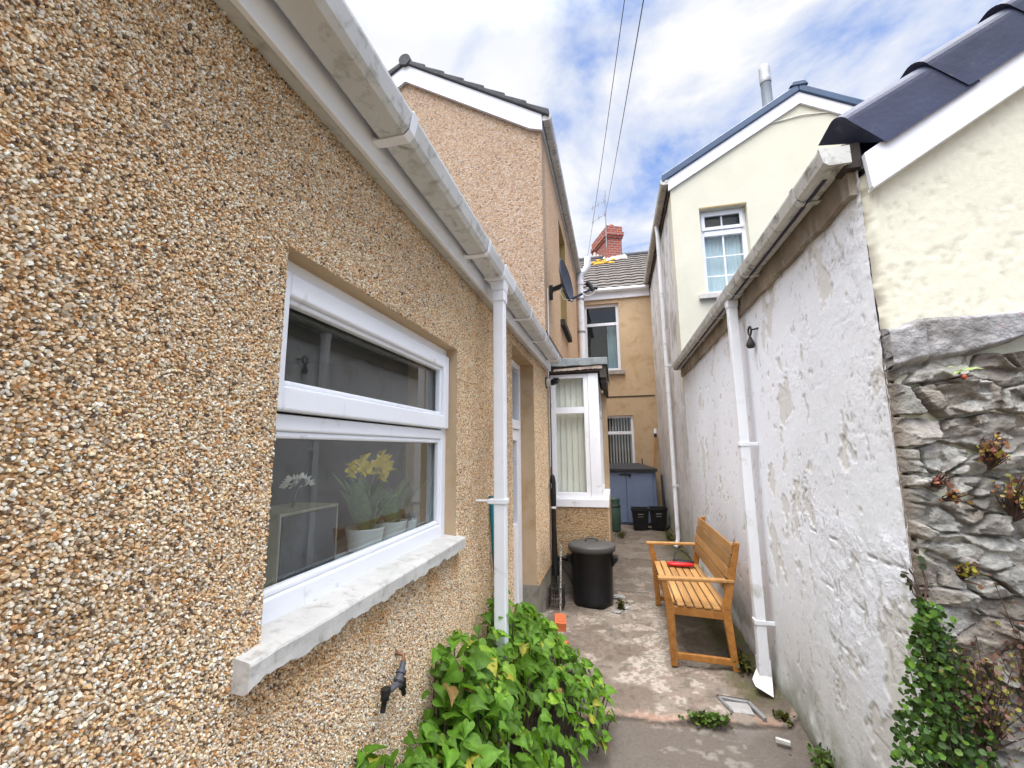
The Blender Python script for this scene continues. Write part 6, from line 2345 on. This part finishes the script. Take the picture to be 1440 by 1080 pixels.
def ivy_pt(r):
    u = r.random() ** 0.75
    z = 1.06 - u * 1.0
    w = 0.010 + 0.080 * sstep(1.08, 0.72, np.array(z)) + 0.012 * math.sin(z * 14)
    x = 0.950 - 0.045 * (1.06 - z) + max(-1.7, min(1.9, r.normal(0, 1))) * float(w) * 0.70
    depth = abs(r.normal(0, 0.022)) + 0.005
    return (x, LY - 0.03 - depth, z)


clump('creeping_plant', 'column of small round green leaves creeping up the corner of stone and white wall', 'climbing plant', ivy_pt, 4300, 0.008, 0.021,
      [(0.05, 0.11, 0.02), (0.07, 0.15, 0.02), (0.11, 0.21, 0.025), (0.045, 0.08, 0.02), (0.06, 0.12, 0.03)], 31, (0.0, -1.0, 0.45), stem_root=(0.98, LY - 0.04, 0.0))


def trail_pt(r):
    t = r.random()
    return (0.935 + 0.03 * math.sin(t * 9), LY - 0.012 - 0.01 * r.random(), 1.05 + 0.13 * t)


clump('trailing_sprig', 'few dark leaves trailing above the creeping plant at the wall corner', 'sprig', trail_pt, 12, 0.014, 0.026, [(0.05, 0.065, 0.03), (0.06, 0.05, 0.035)], 32, (0, -1, 0.2), stem_root=(0.95, LY - 0.03, 1.03))


def blob_pt(cx, cz, rx, rz, dep=0.03):
    def fn(r):
        return (cx + r.normal(0, 0.5) * rx, LY - 0.035 - abs(r.normal(0, 1)) * dep, cz + r.normal(0, 0.5) * rz)
    return fn


for i, (cx, cz, rx, rz, n, cols, lab) in enumerate((
        (1.185, 1.535, 0.035, 0.05, 70, [(0.25, 0.10, 0.05), (0.20, 0.06, 0.04), (0.42, 0.40, 0.05), (0.33, 0.20, 0.08)], 'tuft of rust-red and yellow leaves high on the stone wall'),
        (1.235, 1.40, 0.05, 0.05, 80, [(0.25, 0.10, 0.05), (0.34, 0.27, 0.09), (0.36, 0.34, 0.06), (0.2, 0.07, 0.045)], 'reddish weed tuft on the stone wall near the right edge, below the rust-red one'),
        (1.035, 1.43, 0.018, 0.03, 24, [(0.22, 0.07, 0.06), (0.3, 0.12, 0.07)], 'tiny dark red weed in a joint of the stone wall'),
        (1.055, 1.385, 0.025, 0.016, 24, [(0.28, 0.12, 0.06), (0.34, 0.18, 0.07)], 'small brown moss tuft on the stone wall left of the reddish weeds'),
        (1.07, 1.155, 0.035, 0.022, 36, [(0.5, 0.45, 0.05), (0.2, 0.10, 0.05), (0.3, 0.26, 0.06)], 'yellow and brown weed halfway up the stone wall'),
        (1.065, 0.80, 0.085, 0.13, 300, [(0.14, 0.07, 0.06), (0.20, 0.10, 0.07), (0.22, 0.20, 0.05), (0.11, 0.07, 0.06), (0.28, 0.27, 0.05)], 'straggling purple-brown weed right of the creeping plant'),
        (1.20, 0.86, 0.06, 0.17, 220, [(0.12, 0.06, 0.05), (0.16, 0.08, 0.06), (0.26, 0.27, 0.05)], 'dark purple-brown weed in the lower right corner of the stone wall'))):
    clump('wall_weed', lab, 'weed', blob_pt(cx, cz, rx, rz), int(n * 1.5), 0.006, 0.015, cols, 50 + i, (0, -1, 0.4), group='weeds growing out of the stone wall')


def sapling():
    t = thing('wall_seedling', 'tiny seedling with four pale green leaves and a red bud in the stone wall', 'seedling', (1.14, LY - 0.03, 1.78))
    P = np.array([(1.14, LY - 0.05, 1.795)] * 4)
    D = np.array([(-1, -0.3, 0.5), (1, -0.4, 0.15), (-0.9, -0.5, -0.25), (0.3, -0.5, 0.6)], float)
    np_leaves('leaves', P, D, np.array([(0, -0.6, 1.0)] * 4), np.array([0.045, 0.055, 0.04, 0.025]), np.array([(0.33, 0.42, 0.16)] * 4), BLADE, M['ivy'], t)
    b = MB()
    b.tube([(1.14, LY - 0.0, 1.765), (1.14, LY - 0.05, 1.797)], 0.003, 6)
    b.build('stalk', M['stem'], t)
    b = MB()
    blob(b, (1.142, LY - 0.055, 1.774), 0.007, 0.007, 0.008, e=1.0)
    b.build('bud', simple('dull_red_bud', (0.38, 0.06, 0.03), 0.6), t)


sapling()


def grass_pt(cx, cy, rx, ry, h):
    def fn(r):
        return (cx + r.normal(0, 0.45) * rx, cy + r.normal(0, 0.45) * ry, r.random() * h)
    return fn


GREENS = [(0.08, 0.16, 0.025), (0.12, 0.2, 0.03), (0.06, 0.11, 0.02), (0.15, 0.2, 0.04)]
MOSSY = [(0.07, 0.08, 0.02), (0.1, 0.11, 0.025), (0.055, 0.06, 0.02), (0.12, 0.12, 0.03)]
for i, (cx, cy, rx, ry, h, n, cols, lab) in enumerate((
        (0.45, 2.90, 0.12, 0.035, 0.035, 260, GREENS, 'low green weed tuft growing in the crack across the path'),
        (0.955, 2.60, 0.09, 0.12, 0.10, 320, GREENS, 'green weed clump at the foot of the white wall near the right corner'),
        (0.88, 3.02, 0.05, 0.06, 0.02, 120, MOSSY, 'mossy patch between the white wall and the path'),
        (0.81, 3.62, 0.06, 0.16, 0.08, 260, MOSSY, 'dark moss growing behind the bench leg'),
        (-0.02, 4.62, 0.03, 0.08, 0.07, 130, MOSSY, 'mossy weeds at the right foot of the dustbin'),
        (0.03, 8.2, 0.09, 0.25, 0.06, 260, MOSSY, 'moss on the path before the green water butt'),
        (0.84, 8.2, 0.06, 0.5, 0.06, 260, MOSSY, 'moss strip along the far foot of the white wall'))):
    clump('path_weed', lab, 'weed', grass_pt(cx, cy, rx, ry, h), n, 0.012, 0.026, cols, 80 + i, (0, 0, 1.0), dbias=(0, 0, 0.25), group='weeds and moss along the path', stem_root=(cx, cy, 0.0))
